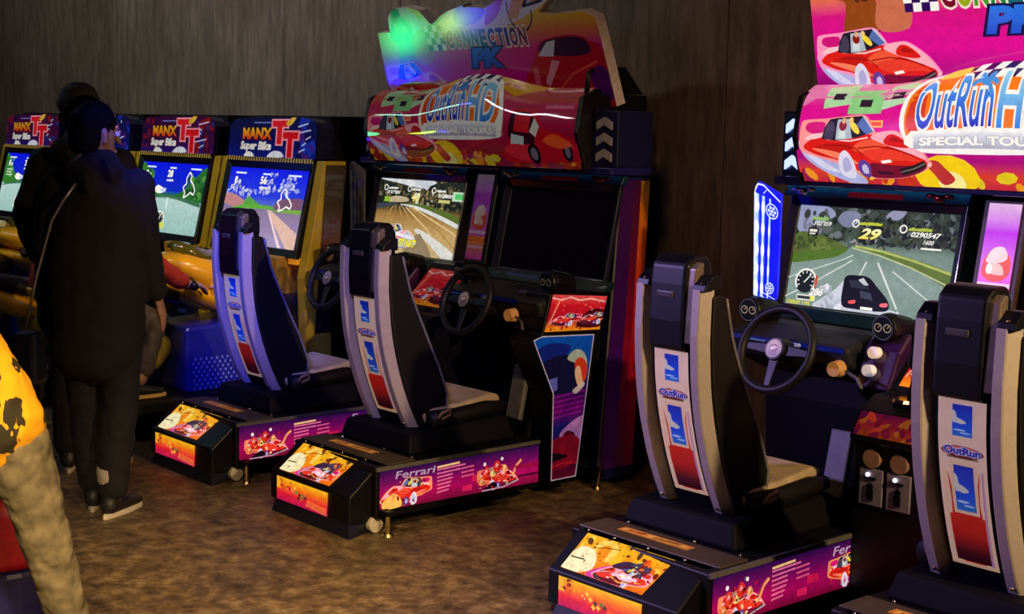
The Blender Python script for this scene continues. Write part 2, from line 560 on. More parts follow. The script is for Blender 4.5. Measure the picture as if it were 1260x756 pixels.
# ------------------------------------------------------------------ the pictures on screens
def art_black_car_screen():
    A = Art(100, 57)
    A.bands(0, 100, [(0, s(128, 150, 140)), (18, s(138, 158, 150)), (34, s(120, 142, 132)), (40, s(70, 86, 72)), (57, s(54, 62, 58))])
    mottle(A, 0, 38, 100, 57, 240, [s(44, 52, 46), s(70, 80, 72), s(92, 100, 96), s(36, 40, 40), s(110, 116, 124)], .8, 3)
    A.smooth([(0, 44), (0, 57), (18, 57), (24, 52), (14, 47), (6, 41)], s(150, 156, 190))
    A.smooth([(26, 50), (30, 55), (40, 54), (38, 48), (32, 46)], s(128, 132, 160))
    A.smooth([(56, 53), (60, 57), (68, 57), (64, 52)], s(150, 150, 176))
    mottle(A, 0, 42, 20, 54, 14, [s(60, 66, 60), s(90, 96, 96), s(120, 124, 140)], 1.5, 3.5)
    mottle(A, 40, 38, 100, 52, 200, [s(30, 36, 34), s(52, 60, 50), s(66, 74, 58), s(40, 40, 44)], .7, 2.6)
    mottle(A, 36, 36, 62, 41, 16, [s(150, 150, 160), s(90, 94, 96), s(50, 54, 50)], .8, 1.8)
    A.smooth([(0, 24), (0, 30), (10, 33), (22, 35), (34, 35.5), (35, 33), (28, 29), (14, 26)], s(84, 116, 40))
    A.smooth([(0, 29), (0, 40), (8, 42), (20, 40), (30, 37), (33, 34), (20, 33), (8, 31)], s(92, 108, 48))
    mottle(A, 0, 32, 24, 40, 26, [s(70, 84, 40), s(110, 124, 60), s(58, 72, 40)], 1.2, 3)
    A.smooth([(38, 36), (48, 36), (70, 33), (100, 26), (100, 18), (84, 24), (64, 30), (48, 34)], s(100, 120, 54))
    A.line([(40, 36), (56, 34.5), (76, 31), (100, 25.5)], 1.3, s(176, 190, 100))
    A.line([(38, 35), (56, 32), (76, 27), (100, 19)], .8, s(190, 200, 150))
    A.line([(0, 15), (16, 21), (34, 28), (40, 31)], .7, s(200, 214, 208))
    A.line([(0, 4), (18, 14), (40, 28)], .8, s(205, 216, 210))
    A.line([(49, 28), (46, 20), (45, 16)], .8, s(222, 228, 224))
    A.line([(56, 28), (62, 19), (72, 4)], 1.1, s(222, 228, 224))
    A.line([(66, 24), (92, 9)], .8, s(206, 216, 212))
    A.line([(72, 3), (75, -2)], 1.2, s(222, 228, 224))
    A.smooth([(20, 0), (24, 5), (32, 11), (38, 17), (40, 8), (44, 4), (60, 3), (70, 3), (72, 0), (46, -1)], s(205, 208, 220))
    mottle(A, 24, 0, 40, 12, 18, [s(232, 232, 240), s(190, 196, 206), s(170, 176, 190)], 1.2, 3)
    A.smooth([(38, 3), (37, 14), (38, 19), (44, 20), (52, 19.5), (58, 15), (66, 8), (67, 3), (60, 1.5), (46, 1.5)], s(16, 18, 26))
    A.poly([(40, 17), (50, 17.5), (54, 13), (42, 13)], s(44, 48, 60))
    A.poly([(46, 17.6), (49, 19), (53, 15.2), (50, 15)], s(200, 205, 210))
    A.poly([(48, 12), (55, 11), (57, 7), (49, 8)], s(60, 66, 80))
    A.smooth([(42, 5.5), (46, 6.4), (46, 4.6), (42.5, 4.2)], s(250, 90, 90))
    A.smooth([(62, 6), (66, 6.6), (66, 4.6), (62, 4.4)], s(250, 110, 120))
    A.rect(50, 1.6, 57.6, 3.2, WHITE)
    A.scribble(9, 49, 11, 2, s(150, 205, 60))
    A.text("3'02\"059", 10.5, 46, 2.3, WHITE, BLK, .03, .3, .02)
    A.rect(8, 40, 15, 44.5, s(30, 32, 30))
    A.rect(9, 42, 14, 43.6, s(220, 222, 200))
    A.scribble(9, 40.6, 4, 1, WHITE)
    A.ring(38, 48.6, 2, .8, WHITE)
    A.line([(38, 48.6), (38.8, 50)], .5, WHITE)
    A.scribble(40.5, 48, 14, 1.8, s(215, 225, 60))
    A.text('29', 41, 40.6, 5.4, s(255, 250, 190), BLK, .04, .3, .04, width=14, c2=s(250, 225, 80))
    A.ring(68, 47.4, 2, .8, WHITE)
    A.scribble(71, 46.8, 14, 1.8, s(200, 215, 70))
    A.text('0290547', 73, 43.6, 2.6, WHITE, BLK, .03, .3, .03, width=18)
    A.text('1600', 81, 40, 2.2, WHITE, shear=.3, bold=.02)
    A.rect(80, 37.2, 92, 38.2, WHITE)
    gauge(A, 12, 14, 7, 50)
    A.blob(19, 14, 1, 4, s(200, 90, 60))
    A.text('286', 15.5, 6.4, 4, WHITE, BLK, .04, .3, .05)
    A.rect(8, 3, 20, 6, WHITE)
    A.rect(8.5, 3.6, 17, 5.4, s(50, 54, 60))
    A.rect(17, 3.4, 19.6, 5.6, s(235, 235, 60))
    A.text('CREDIT 1 P/S', 1, .5, 1.9, s(245, 230, 40), bold=.03)
    return A

def art_white_car_screen():
    A = Art(100, 57)
    A.bands(0, 100, [(0, s(206, 180, 128)), (16, s(200, 166, 104)), (30, s(160, 120, 64)), (36, s(30, 38, 30)), (57, s(36, 40, 34))])
    mottle(A, 0, 35, 100, 57, 240, [s(20, 26, 24), s(60, 56, 40), s(94, 84, 58), s(120, 110, 80), s(40, 44, 40)], .7, 2.8)
    A.smooth([(0, 57), (22, 54), (50, 51), (60, 53), (64, 57)], s(220, 222, 226))
    A.smooth([(40, 57), (52, 52), (58, 50), (60, 57)], s(200, 206, 214))
    A.smooth([(12, 42), (24, 44), (36, 43), (36, 40), (14, 39)], s(196, 180, 140))
    mottle(A, 40, 36, 80, 50, 90, [s(120, 100, 60), s(150, 130, 84), s(86, 74, 44), s(190, 184, 160)], .6, 2)
    A.rect(46, 37, 50, 46, s(206, 204, 196))
    A.smooth([(30, 38), (48, 36.5), (76, 32), (100, 26), (100, 31), (76, 36), (50, 39)], s(92, 112, 44))
    A.smooth([(28, 37.5), (46, 35.5), (72, 30), (100, 23), (100, 26), (72, 33), (46, 37.5)], s(222, 222, 224))
    A.smooth([(0, 37), (12, 38), (26, 38), (12, 35), (0, 33)], s(60, 70, 80))
    for k in range(7):
        A.line([(20+k*4, 36), (10+k*14, 20), (k*22, 2)], 1.4, random.choice([s(180, 140, 80), s(222, 190, 130), s(160, 122, 66)]))
    A.smooth([(52, 18), (70, 10), (100, -6), (100, 4), (76, 14), (56, 20)], s(226, 224, 216))
    A.smooth([(40, 5), (56, 16), (62, 14), (76, 0), (60, -4)], s(150, 130, 100))
    car(A, 10, 4, 46, body=s(216, 218, 232), hi=s(240, 240, 246), smoke=False)
    A.smooth([(13, 9), (24, 11), (38, 12), (52, 12), (56, 9), (44, 5), (26, 6)], s(206, 208, 224))
    A.smooth([(14, 16), (24, 17), (40, 15), (52, 13), (50, 11.6), (34, 13), (18, 14)], s(238, 238, 246))
    A.blob(30, 9, 2.6, 3.6, s(40, 40, 52))
    A.blob(30, 9, 1.3, 2, s(150, 150, 166))
    A.rect(15, 8, 21, 9.6, s(90, 90, 110))
    A.smooth([(12, 13.6), (15, 14.4), (15, 12.4)], s(220, 50, 50))
    A.text('START', 36, 6, 5, s(250, 240, 40), s(90, 90, 10), .03, 0, .05, width=20)
    for cx, w in ((8, 16), (37, 15), (66, 15)):
        A.ring(cx, 50, 2, .8, WHITE)
        A.scribble(cx+3, 49, w*.7, 1.8, WHITE)
    A.text("01'07\"800", 10, 45.5, 2.4, WHITE, shear=.3, bold=.02, width=16)
    A.rect(8, 39, 15, 43, s(150, 190, 60))
    A.text('40', 41, 41, 6, s(255, 252, 210), BLK, .04, .3, .05, c2=s(240, 220, 90))
    A.text('0128800', 72, 45, 2.6, WHITE, shear=.3, bold=.03, width=16)
    A.rect(73, 41, 86, 43.4, s(210, 200, 120))
    A.rect(88, 43, 105, 50, s(190, 225, 190))
    A.rect(91, 44.5, 100, 48.5, s(90, 200, 110))
    return A

def art_bike_screen(v):
    A = Art(100, 60)
    if v == 0:        # forest road, pale asphalt
        A.bands(0, 100, [(0, s(150, 190, 180)), (28, s(176, 206, 200)), (32, s(40, 110, 50)), (36, s(16, 40, 190)), (60, s(8, 20, 220))])
        A.smooth([(0, 30), (0, 58), (8, 56), (16, 48), (22, 42), (32, 34), (30, 30)], s(52, 120, 44))
        A.smooth([(100, 28), (100, 56), (92, 54), (80, 44), (66, 35), (60, 31)], s(40, 104, 44))
        mottle(A, 0, 32, 20, 54, 30, [s(30, 90, 34), s(90, 160, 60), s(50, 120, 50)], 1.5, 4)
        mottle(A, 74, 31, 100, 50, 34, [s(26, 80, 34), s(80, 140, 60), s(44, 100, 44), s(20, 50, 40)], 1.5, 4)
        A.smooth([(0, 26), (30, 31), (68, 31), (100, 27), (100, 24), (50, 30)], s(60, 110, 80))
        A.smooth([(26, 36), (30, 40), (36, 39), (42, 37), (40, 34), (32, 33)], WHITE)
        A.smooth([(34, 36), (44, 38), (42, 34)], s(200, 210, 240))
        A.line([(50, 30), (50, 20)], 2, s(226, 240, 236))
        A.text('28', 42, 48, 5.6, WHITE, BLK, .03, 0, .04)
    else:             # village road at dusk
        A.bands(0, 100, [(0, s(166, 150, 190)), (18, s(150, 130, 170)), (27, s(140, 120, 150)), (31, s(90, 110, 190)), (38, s(40, 60, 220)), (60, s(14, 24, 225))])
        for x, y, r in ((8, 42, 5), (14, 44, 5), (22, 41, 5), (34, 40, 5), (42, 42, 4), (50, 43, 5), (58, 44, 5), (66, 46, 6), (74, 49, 6), (82, 51, 6), (88, 46, 5), (78, 43, 5), (54, 50, 4), (58, 55, 4), (4, 40, 4)):
            mottle(A, x-r, y-r*.5, x+r, y+r*.5, 9, [s(150, 156, 224), s(176, 180, 224), s(206, 208, 238), s(120, 130, 214)], r*.2, r*.5)
        A.smooth([(0, 30), (0, 38), (14, 38), (26, 34), (40, 31), (30, 28)], s(190, 130, 130))
        A.smooth([(26, 30), (30, 37), (36, 36), (46, 31)], s(90, 160, 70))
        A.smooth([(8, 26), (30, 31), (64, 31), (70, 29), (40, 28)], s(96, 170, 60))
        A.smooth([(66, 29), (70, 36), (84, 38), (100, 38), (100, 28), (84, 28)], s(120, 84, 110))
        A.smooth([(60, 28), (100, 30), (100, 27), (74, 27)], s(120, 170, 70))
        A.poly([(58, 28), (64, 27.6), (100, 12), (100, 0), (90, 0)], s(226, 186, 170))
        A.poly([(60, 26), (62, 26), (84, 0), (80, 0)], s(240, 214, 214))
        A.smooth([(0, 10), (20, 22), (34, 28), (20, 26), (0, 20)], s(206, 160, 160))
        A.text('56', 42, 48, 5.6, WHITE, BLK, .03, 0, .04)
    A.rect(8, 55, 22, 56.4, s(220, 230, 255))
    A.text('8', 8, 47, 5.4, WHITE, BLK, .03, 0, .04)
    A.text('/8', 13, 47, 3, WHITE, BLK, .03, 0, .04)
    if v == 0:
        for k in range(3):
            A.rect(6, 42.4-k*2.8, 19-(k % 2)*2, 43.6-k*2.8, s(200, 225, 200))
    A.rect(44, 55, 54, 56.4, s(220, 230, 255))
    A.scribble(42, 44, 11, 2, WHITE)
    A.rect(76, 55, 92, 56.4, s(220, 230, 255))
    trk = [(76, 53), (80, 50), (79, 46), (84, 43), (88, 38), (87, 34), (82, 36), (78, 33), (73, 31), (74, 35), (70, 40), (74, 43), (73, 48), (76, 53)]
    if v:
        trk = [(p[0]-1, p[1]*.8+3) for p in trk]
    A.line(trk, 1.3, WHITE)
    gauge(A, 42, 10, 8, 70)
    A.blob(48, 6, 4, 3, s(200, 210, 90))
    A.text('0', 40, 8, 3, WHITE)
    return A

# ------------------------------------------------------------------ prints of the racing cabinets
def art_marquee(lit):
    A = Art(100, 22.5)
    A.bands(0, 100, [(0, s(150, 40, 30)), (4, s(160, 30, 50)), (10, s(176, 14, 66)), (17, s(196, 30, 84)), (22.5, s(214, 140, 60))] if not lit else [(0, s(200, 40, 60)), (3, s(220, 60, 40)), (6, s(170, 14, 120)), (12, s(228, 8, 150)), (17, s(220, 20, 140)), (22.5, s(214, 96, 150))])  # same print twice; the missing backlight is put into redder, duller ink
    # ground strip with yellow patches
    mottle(A, 0, 0, 100, 3.4, 50, [s(226, 200, 30), s(200, 50, 30), s(240, 150, 30), s(150, 20, 80)], 1.2, 3)
    A.blob(40, 2.6, 8, 4.6, s(246, 206, 20))
    A.blob(41, 1.2, 3.4, 2.6, s(250, 236, 150))
    A.smooth([(35, 5.6), (38, 6), (40, 4.4), (42, 2), (39, .6), (37, 3)], s(190, 50, 50))
    A.poly([(0, 22.5), (0, 16.5), (4, 18.6), (36, 19), (60, 21), (100, 18), (100, 22.5)], s(226, 120, 170) if lit else s(196, 84, 80))
    A.poly([(38, 22.5), (44, 20.5), (60, 21), (72, 18.5), (86, 22.5)], s(232, 170, 40))
    # ticket cards
    A.poly([(6, 21.5), (14, 22.3), (15, 17.5), (7, 16.6)], s(170, 214, 160))
    A.poly([(14, 20.4), (23, 20.4), (23, 15.8), (14, 15.6)], s(140, 206, 130))
    A.poly([(23, 21.6), (31, 22.4), (31, 17.8), (23, 16.4)], s(180, 220, 176))
    for cx, cy in ((10.5, 19), (18.5, 17.6), (26.5, 19)):
        A.rect(cx-1.6, cy-.7, cx+1.6, cy+.7, s(50, 30, 50))
    A.rect(11, 12.9, 24, 14.3, s(255, 190, 90))
    A.rect(11.4, 13.2, 23.6, 14, s(240, 80, 60))
    car(A, 1.2, 1.2, 35.6)
    # lettering at the right, with the red hard-top car
    for y, w in ((16.4, 11), (14.6, 6)):
        A.scribble(86, y, w, .9, s(240, 130, 170), 0)
    A.smooth([(68, 2), (69, 5.6), (71, 7.4), (71.6, 13), (73, 16), (83, 16), (86, 12), (96, 9.5), (99.5, 7), (99.5, 2.6), (92, 2), (78, 1.4)], s(206, 18, 40))
    A.smooth([(71.8, 8), (72, 13.4), (73.6, 15), (81, 15), (82.6, 9), (81, 7)], s(60, 12, 30))
    A.poly([(73.6, 10.4), (74.4, 14.6), (80.6, 14.6), (80.2, 10)], s(220, 30, 46))
    A.poly([(72, 6.4), (72.6, 9.6), (78, 9), (77.4, 5.8)], s(200, 214, 214))
    A.poly([(80.4, 10.4), (82.4, 14), (84.6, 12), (83, 9)], s(226, 220, 210))
    A.smooth([(69, 4.6), (72, 6.8), (80, 6.2), (82, 3), (76, 2)], s(230, 40, 60))
    A.blob(81.4, 4.2, 2.6, 3, s(24, 14, 26))
    A.blob(81.4, 4.2, 1.5, 1.9, s(120, 110, 124))
    A.blob(95.6, 5, 2, 2.8, s(24, 14, 26))
    A.blob(95.6, 5, 1.1, 1.7, s(120, 110, 124))
    A.smooth([(86, 8), (90, 10), (94, 9), (98, 7), (92, 6)], s(250, 90, 40))
    # big logo
    A.smooth([(29, 12), (28.6, 17), (31, 21), (35, 22), (60, 22), (66, 20), (69, 15), (67.6, 9), (58, 7.4), (38, 7.4), (33, 8.4)], WHITE)
    A.smooth([(30, 12.4), (30, 17.6), (32.6, 20.6), (38, 21.4), (60, 21), (66, 18), (66.6, 13), (60, 10), (40, 9.4), (33, 9.6)], ORG)
    A.smooth([(30.4, 13), (31, 18), (34, 20.6), (35, 14), (34, 10.4)], s(220, 60, 30))
    A.poly([(40, 21.6), (46, 22.5), (62, 22.5), (63, 20.6)], s(46, 20, 90))
    for k in range(7):
        for j in range(2):
            if (k+j) % 2:
                A.poly([(43+k*2.4+j*1.1, 19.6+j*1.5), (45.4+k*2.4+j*1.1, 19.6+j*1.5), (46.4+k*2.4+j*1.1, 21.1+j*1.5), (44+k*2.4+j*1.1, 21.1+j*1.5)], WHITE)
            else:
                A.poly([(43+k*2.4+j*1.1, 19.6+j*1.5), (45.4+k*2.4+j*1.1, 19.6+j*1.5), (46.4+k*2.4+j*1.1, 21.1+j*1.5), (44+k*2.4+j*1.1, 21.1+j*1.5)], s(40, 16, 84))
    A.smooth([(36, 21), (38, 22.4), (43, 22.4), (42, 20.8)], s(250, 210, 60))
    A.text('OutRun', 32.6, 12.4, 8, s(80, 160, 245), WHITE, .05, 0, .015, width=19, c2=s(18, 34, 190))
    A.text('HD', 52.8, 12.2, 8.2, s(150, 215, 245), WHITE, .05, 0, .02, width=12.4, c2=s(50, 130, 225))
    for a_, b_ in ((45.6, 19), (47, 20.6), (50.4, 20.6), (51.8, 19), (51, 17.4)):
        A.line([(48.8, 18.8), ((48.8+a_)/2, (18.8+b_)/2+.5), (a_, b_-.4)], .8, s(70, 150, 230))
    A.smooth([(31.6, 8.6), (31.6, 11.6), (36, 11.9), (64, 11.9), (67.4, 11), (67.4, 8.2), (50, 7.6)], WHITE)
    A.rect(32.6, 8.3, 66.4, 11.3, s(232, 232, 240), s(176, 176, 196))
    A.text('SPECIAL TOURS', 34, 9, 1.5, WHITE, s(150, 150, 176), .04, 0, .05, width=31)
    return A

TOPPER_OUTLINE = [(0, 0), (.004, .687), (.072, .69), (.075, .82), (.095, .865), (.12, .895), (.19, .897), (.24, .86), (.286, .737), (.30, .745),
                  (.34, .80), (.374, .837), (.456, .88), (.456, .862), (.513, .853), (.55, .835), (.60, .885), (.64, .92), (.72, 1.0), (.90, 1.0),
                  (.778, .777), (.822, .75), (.956, .763), (.997, .707), (1, .6), (1, 0)]

def art_topper():
    A = Art(100, 30)
    A.bands(0, 100, [(0, s(130, 8, 110)), (8, s(226, 10, 150)), (15, s(222, 20, 130)), (19, s(236, 120, 60)), (23, s(240, 186, 40)), (30, s(240, 214, 90))])
    # pale cut-out shapes along the top edge
    A.smooth([(6, 19.5), (6.4, 26), (9, 27.8), (15, 27.8), (20, 26), (24, 22.5), (20, 20)], s(226, 200, 210))
    A.smooth([(24, 22), (30, 26), (38, 28.4), (45, 28), (50, 26.6), (56, 28), (64, 30.5), (88, 30.5), (80, 25), (60, 20), (40, 19)], s(232, 206, 220))
    # rock pillar scenery at the left
    A.smooth([(9, 10), (10, 17), (7.6, 18.4), (7, 21), (9, 23), (10, 26.5), (13, 27), (15, 24), (18, 22.5), (19, 19.5), (18, 17.6), (18.5, 12)], s(150, 70, 24))
    mottle(A, 8.4, 17.8, 18, 24, 14, [s(190, 110, 50), s(120, 50, 20), s(100, 40, 20)], .8, 1.8)
    A.blob(12, 26, 2, 1.6, s(60, 20, 60))
    A.smooth([(18, 12), (18.6, 18), (21, 20.6), (25, 20.6), (27, 17), (26, 12)], s(206, 110, 80))
    A.poly([(9.4, 11.6), (18.6, 11.8), (18, 10), (9.6, 9.6)], s(40, 20, 60))
    A.poly([(9, 9.8), (18.8, 10), (19, 8.4), (9, 8)], s(210, 190, 226))
    car(A, 1, -.4, 32, hi=s(255, 150, 190))
    # right-hand car, nose to the left
    A.smooth([(66, -1), (66, 6), (72, 12), (75, 15.5), (80, 17), (90, 17.5), (95, 16), (100, 13), (100, -1)], s(206, 16, 40))
    A.smooth([(74.6, 13.6), (78, 16.4), (90, 17), (94.6, 15.4), (94, 12.8), (84, 12.4)], s(60, 20, 60))
    A.poly([(73.6, 12.6), (78.4, 16), (82, 16.4), (80, 12.4)], s(220, 206, 224))
    A.poly([(74.4, 6), (79, 11.6), (82, 11.2), (76, 5)], s(250, 150, 170))
    A.smooth([(70, 3), (70.6, 9), (72.4, 9.6), (72, 4)], s(240, 90, 120))
    A.line([(78, 3), (86, 8), (97, 11)], .6, s(250, 80, 70))
    A.smooth([(93, 7), (97, 10), (100, 8), (100, 2), (95, 2)], s(90, 10, 110))
    # brush-stroke logo
    A.smooth([(28, 23), (34, 25.4), (41, 26.4), (36, 24), (30, 21.6)], s(30, 60, 110))
    A.smooth([(40, 22.4), (44, 26.6), (53, 27), (55, 24), (48, 21.4)], s(120, 40, 200))
    A.smooth([(54, 21), (57, 26), (62, 28), (64, 27), (60, 23)], s(200, 50, 120))
    A.ring(70, 24, 5, .5, s(40, 20, 30), 150, 360)
    A.smooth([(65, 23), (70, 28), (80, 29), (84, 28), (78, 25.6), (74, 26.4), (70, 23.4), (68, 22)], s(236, 150, 50))
    A.line([(64, 27), (70, 29.4), (76, 28), (72, 25), (80, 26), (84, 28.6)], .8, s(40, 24, 26))
    # words
    for j in range(4):
        for k in range(4):
            A.rect(25.4+k*2.1-j*.25, 15+j*1.7, 27.5+k*2.1-j*.25, 16.7+j*1.7, WHITE if (j+k) % 2 else s(50, 12, 90))
    x = 34.6
    cols = [s(120, 14, 40), s(150, 170, 20), s(60, 160, 40), s(30, 140, 60), s(20, 110, 120), s(20, 60, 160), s(40, 30, 150), s(70, 20, 140), s(100, 14, 110), s(120, 14, 70)]
    for ch, c in zip('CONNECTION', cols):
        wd = 1.4 if ch == 'I' else 3.3
        A.text(ch, x, 15.8, 4.1, c, s(246, 226, 214), .075, 0, .05, width=wd)
        x += wd+.58
    A.text('PK', 44.4, 10.6, 4.4, s(40, 120, 230), s(16, 16, 70), .07, .18, .06, width=14.6, c2=s(30, 80, 210))
    return A

def art_upper_box():
    A = Art(100, 40)
    A.bands(0, 100, [(0, s(240, 110, 10)), (20, s(246, 140, 16)), (40, s(252, 190, 30))])
    mottle(A, 0, 24, 100, 40, 30, [s(250, 170, 20), s(120, 50, 10), s(252, 210, 70), s(90, 60, 30)], 2, 5)
    A.smooth([(18, 26), (24, 38), (40, 36), (48, 24), (40, 18)], s(252, 206, 90))
    A.smooth([(44, 18), (46, 34), (54, 34), (54, 20)], s(252, 190, 30))
    A.smooth([(24, 14), (26, 32), (36, 32), (36, 14)], s(250, 150, 20))
    A.smooth([(-4, 4), (2, 22), (12, 27), (26, 22), (33, 8), (20, 0), (4, 0)], s(250, 240, 190))
    A.line([(2, 13), (18, 14)], 1.3, s(40, 30, 20))
    A.smooth([(30, 2), (44, 14), (60, 18), (58, 6), (44, 0)], s(220, 60, 170))
    car(A, 36, -3, 62, flip=True, body=s(236, 56, 30), hi=s(255, 170, 190), smoke=False)
    A.smooth([(56, 8), (62, 12), (74, 13), (86, 10), (78, 6)], s(255, 190, 205))
    A.smooth([(64, 9), (70, 11.4), (80, 10.6), (72, 8)], s(255, 240, 245))
    A.smooth([(50, 16), (60, 24), (74, 24), (64, 16)], s(60, 40, 70))
    A.smooth([(68, 22), (80, 28), (92, 22), (84, 18)], s(60, 66, 90))
    A.smooth([(56, 0), (62, 8), (74, 2), (70, -2)], s(110, 20, 40))
    A.line([(58, 6), (70, 3), (88, 8)], 1.2, s(255, 180, 60))
    mottle(A, 0, 0, 100, 40, 70, [s(120, 40, 14), s(255, 220, 120), s(200, 40, 20), s(60, 24, 20), s(255, 160, 40)], .5, 1.6)
    A.line([(44, 8), (56, 16), (70, 21), (90, 17)], .9, s(90, 12, 20))
    A.line([(50, 2), (66, 5), (90, 6)], .8, s(90, 12, 20))
    A.line([(18, 27), (30, 31), (46, 33)], .9, s(120, 60, 14))
    mottle(A, 78, 6, 100, 32, 16, [s(250, 110, 20), s(130, 30, 20), s(230, 60, 20)], 1.5, 4)
    return A

def art_lower_box():
    A = Art(100, 27)
    A.bands(0, 100, [(0, s(190, 10, 80)), (10, s(232, 30, 50)), (18, s(250, 110, 20)), (27, s(254, 190, 30))])
    A.rect(0, 14, 7, 27, s(252, 180, 40))
    mottle(A, 4, 16, 32, 26, 12, [s(120, 40, 20), s(250, 150, 30), s(200, 30, 40)], 1.5, 3.5)
    for cx, cy in ((36, 19), (40, 15), (46, 13), (50, 10), (54, 14), (58, 12), (44, 9)):
        A.smooth([(cx, cy+3.4), (cx+1, cy+1), (cx+3.4, cy), (cx+1, cy-1), (cx, cy-3.4), (cx-1, cy-1), (cx-3.4, cy), (cx-1, cy+1)], random.choice([s(40, 60, 30), s(60, 130, 60), s(250, 200, 60), s(24, 40, 30)]), 2)
    for k in range(5):
        A.line([(58+k, 4+k*1.6), (98, 1+k*1.8)], .7, s(250, 140, 40))
    A.blob(30, 16, 1, 1, s(255, 220, 160))
    A.blob(33, 14, .8, .8, s(255, 220, 160))
    return A

def art_side(mirror):
    A = Art(100, 17.5)
    A.bands(0, 100, [(0, s(120, 8, 50)), (6, s(180, 8, 90)), (12, s(110, 10, 90)), (17.5, s(40, 10, 70))])
    fx = (lambda x: 100-x) if mirror else (lambda x: x)
    # red car with the name above, at one end
    bx = 70 if mirror else 1
    car(A, bx-1, .3, 31, flip=not mirror, hi=s(252, 150, 90), smoke=False)
    A.smooth([(bx+(20 if mirror else 1), .4), (bx+(19 if mirror else 1), 4), (bx+(24 if mirror else 7), 6.6), (bx+(28 if mirror else 11), 4), (bx+(27 if mirror else 11), .5)], s(252, 190, 90))
    A.text('Ferrari', bx+2 if mirror else bx+8, 13, 3.2, s(190, 160, 190), shear=.15, bold=.01, width=24)
    # speed lines
    lx = 34 if mirror else 34
    for k in range(7):
        w = (22, 18, 12, 12, 11, 10, 9)[k]
        A.line([(lx, 13.8-k*1.7), (lx+w*.8, 14.4-k*1.7)], .7, s(240, 110, 150))
    A.line([(lx, 15), (lx+14, 15.6)], .9, s(252, 200, 130))
    for k in range(3):
        A.line([(lx+15, 12.6-k*1.9), (lx+23, 13-k*1.9)], .7, s(236, 90, 130))
    A.rect(lx+16, 2, lx+22, 4.6, s(226, 30, 90))
    A.rect(lx+22, 5.6, lx+29, 8.6, s(214, 26, 80))
    # group of driving figures in an open car, kept as red and yellow shapes
    gx = 4 if mirror else 60
    car(A, gx-1, .2, 27, hi=s(250, 130, 90), smoke=False)
    for cx, cy, r, c in ((gx+5, 9, 2.6, s(232, 60, 40)), (gx+12, 11, 2.8, s(220, 40, 30)), (gx+9, 8, 1.6, s(250, 220, 120)), (gx+2, 5, 2, s(250, 140, 70)), (gx+17, 9.6, 1.7, s(250, 170, 90))):
        A.smooth([(cx-r, cy-r*.6), (cx-r*.7, cy+r*.5), (cx, cy+r*.9), (cx+r*.6, cy+r*.4), (cx+r, cy-r*.5), (cx, cy-r)], c)
        A.smooth([(cx-r*.5, cy-r*.2), (cx-r*.2, cy+r*.5), (cx+r*.2, cy+r*.1)], lerp(c, WHITE, .4))
        A.smooth([(cx+r*.1, cy-r*.7), (cx+r*.8, cy-r*.3), (cx+r*.4, cy+.1*r)], lerp(c, BLK, .6))
    A.line([(gx+22, 5), (gx+25, 10), (gx+28, 12)], 1.2, s(250, 160, 90))
    A.line([(gx, 6), (gx+1, 10)], 1.1, s(250, 160, 90))
    A.blob(gx+4, 12.6, .9, .9, WHITE)
    A.blob(gx+15, 14, .8, .8, WHITE)
    A.smooth([(gx+3, 1), (gx+9, 4), (gx+12, 2), (gx+8, .6)], s(20, 8, 20))
    A.line([(gx+2, .6), (gx+16, .9), (gx+26, 3)], .5, s(200, 170, 190))
    mottle(A, gx, 1, gx+22, 12, 26, [s(90, 8, 20), s(252, 120, 70), s(252, 200, 140), s(40, 8, 24), s(200, 20, 30)], .4, 1.1)
    mottle(A, bx, 2, bx+26, 12, 16, [s(120, 12, 20), s(252, 150, 80), s(230, 60, 40)], .4, 1.2)
    if not mirror:
        A.rect(86, 4, 100, 5, s(60, 8, 40))
        A.rect(84, 8, 100, 9.6, s(150, 10, 60))
    return A

def art_seat_back():
    A = Art(28, 100, s(250, 222, 176))
    A.smooth([(5, 5), (5.6, 40), (4.4, 58), (7.4, 42), (8, 34), (20, 34), (21, 44), (23.6, 60), (22.4, 40), (23.6, 5)], s(216, 34, 20))
    A.bands(3.4, 24.6, [(3, s(50, 6, 20)), (10, s(90, 10, 24)), (20, s(200, 26, 20)), (32, s(222, 40, 20))])
    A.poly([(2.2, 2), (2.2, 60), (3.4, 60), (3.8, 2)], s(246, 214, 160))
    A.poly([(25.8, 2), (25.8, 60), (24.6, 60), (24.2, 2)], s(206, 160, 180))
    A.rect(0, 0, 28, 2.4, s(250, 218, 160))
    A.poly([(6.6, 33), (6.2, 64), (22.4, 64), (21.6, 33)], s(246, 214, 160))
    for y0, y1 in ((35, 62), (79, 97)):
        h = y1-y0
        A.bands(8.4, 20, [(y0, s(30, 130, 210)), (y0+h*.3, s(10, 90, 220)), (y1, s(10, 50, 180))])
        A.smooth([(8.6, y0+h*.45), (8.5, y0+h*.8), (10.4, y0+h*.74), (11, y0+h*.6), (13, y0+h*.56), (16.6, y0+h*.46), (14, y0+h*.4), (11, y0+h*.42)], s(220, 230, 200))
        A.blob(12.6, y0+h*.2, 3.6, h*.03, s(180, 226, 240))
        A.blob(16, y0+h*.12, 3.4, h*.025, s(170, 220, 240))
    A.blob(14, 70, 12.6, 3.6, s(120, 20, 40))
    A.blob(14, 70.6, 11, 2.6, s(220, 120, 110))
    A.text('OutRun', 3.2, 68.6, 4, s(40, 60, 170), s(240, 235, 240), .05, 0, .05, width=21.6)
    A.scribble(5, 66, 18, 1.3, s(90, 60, 40), 0)
    return A

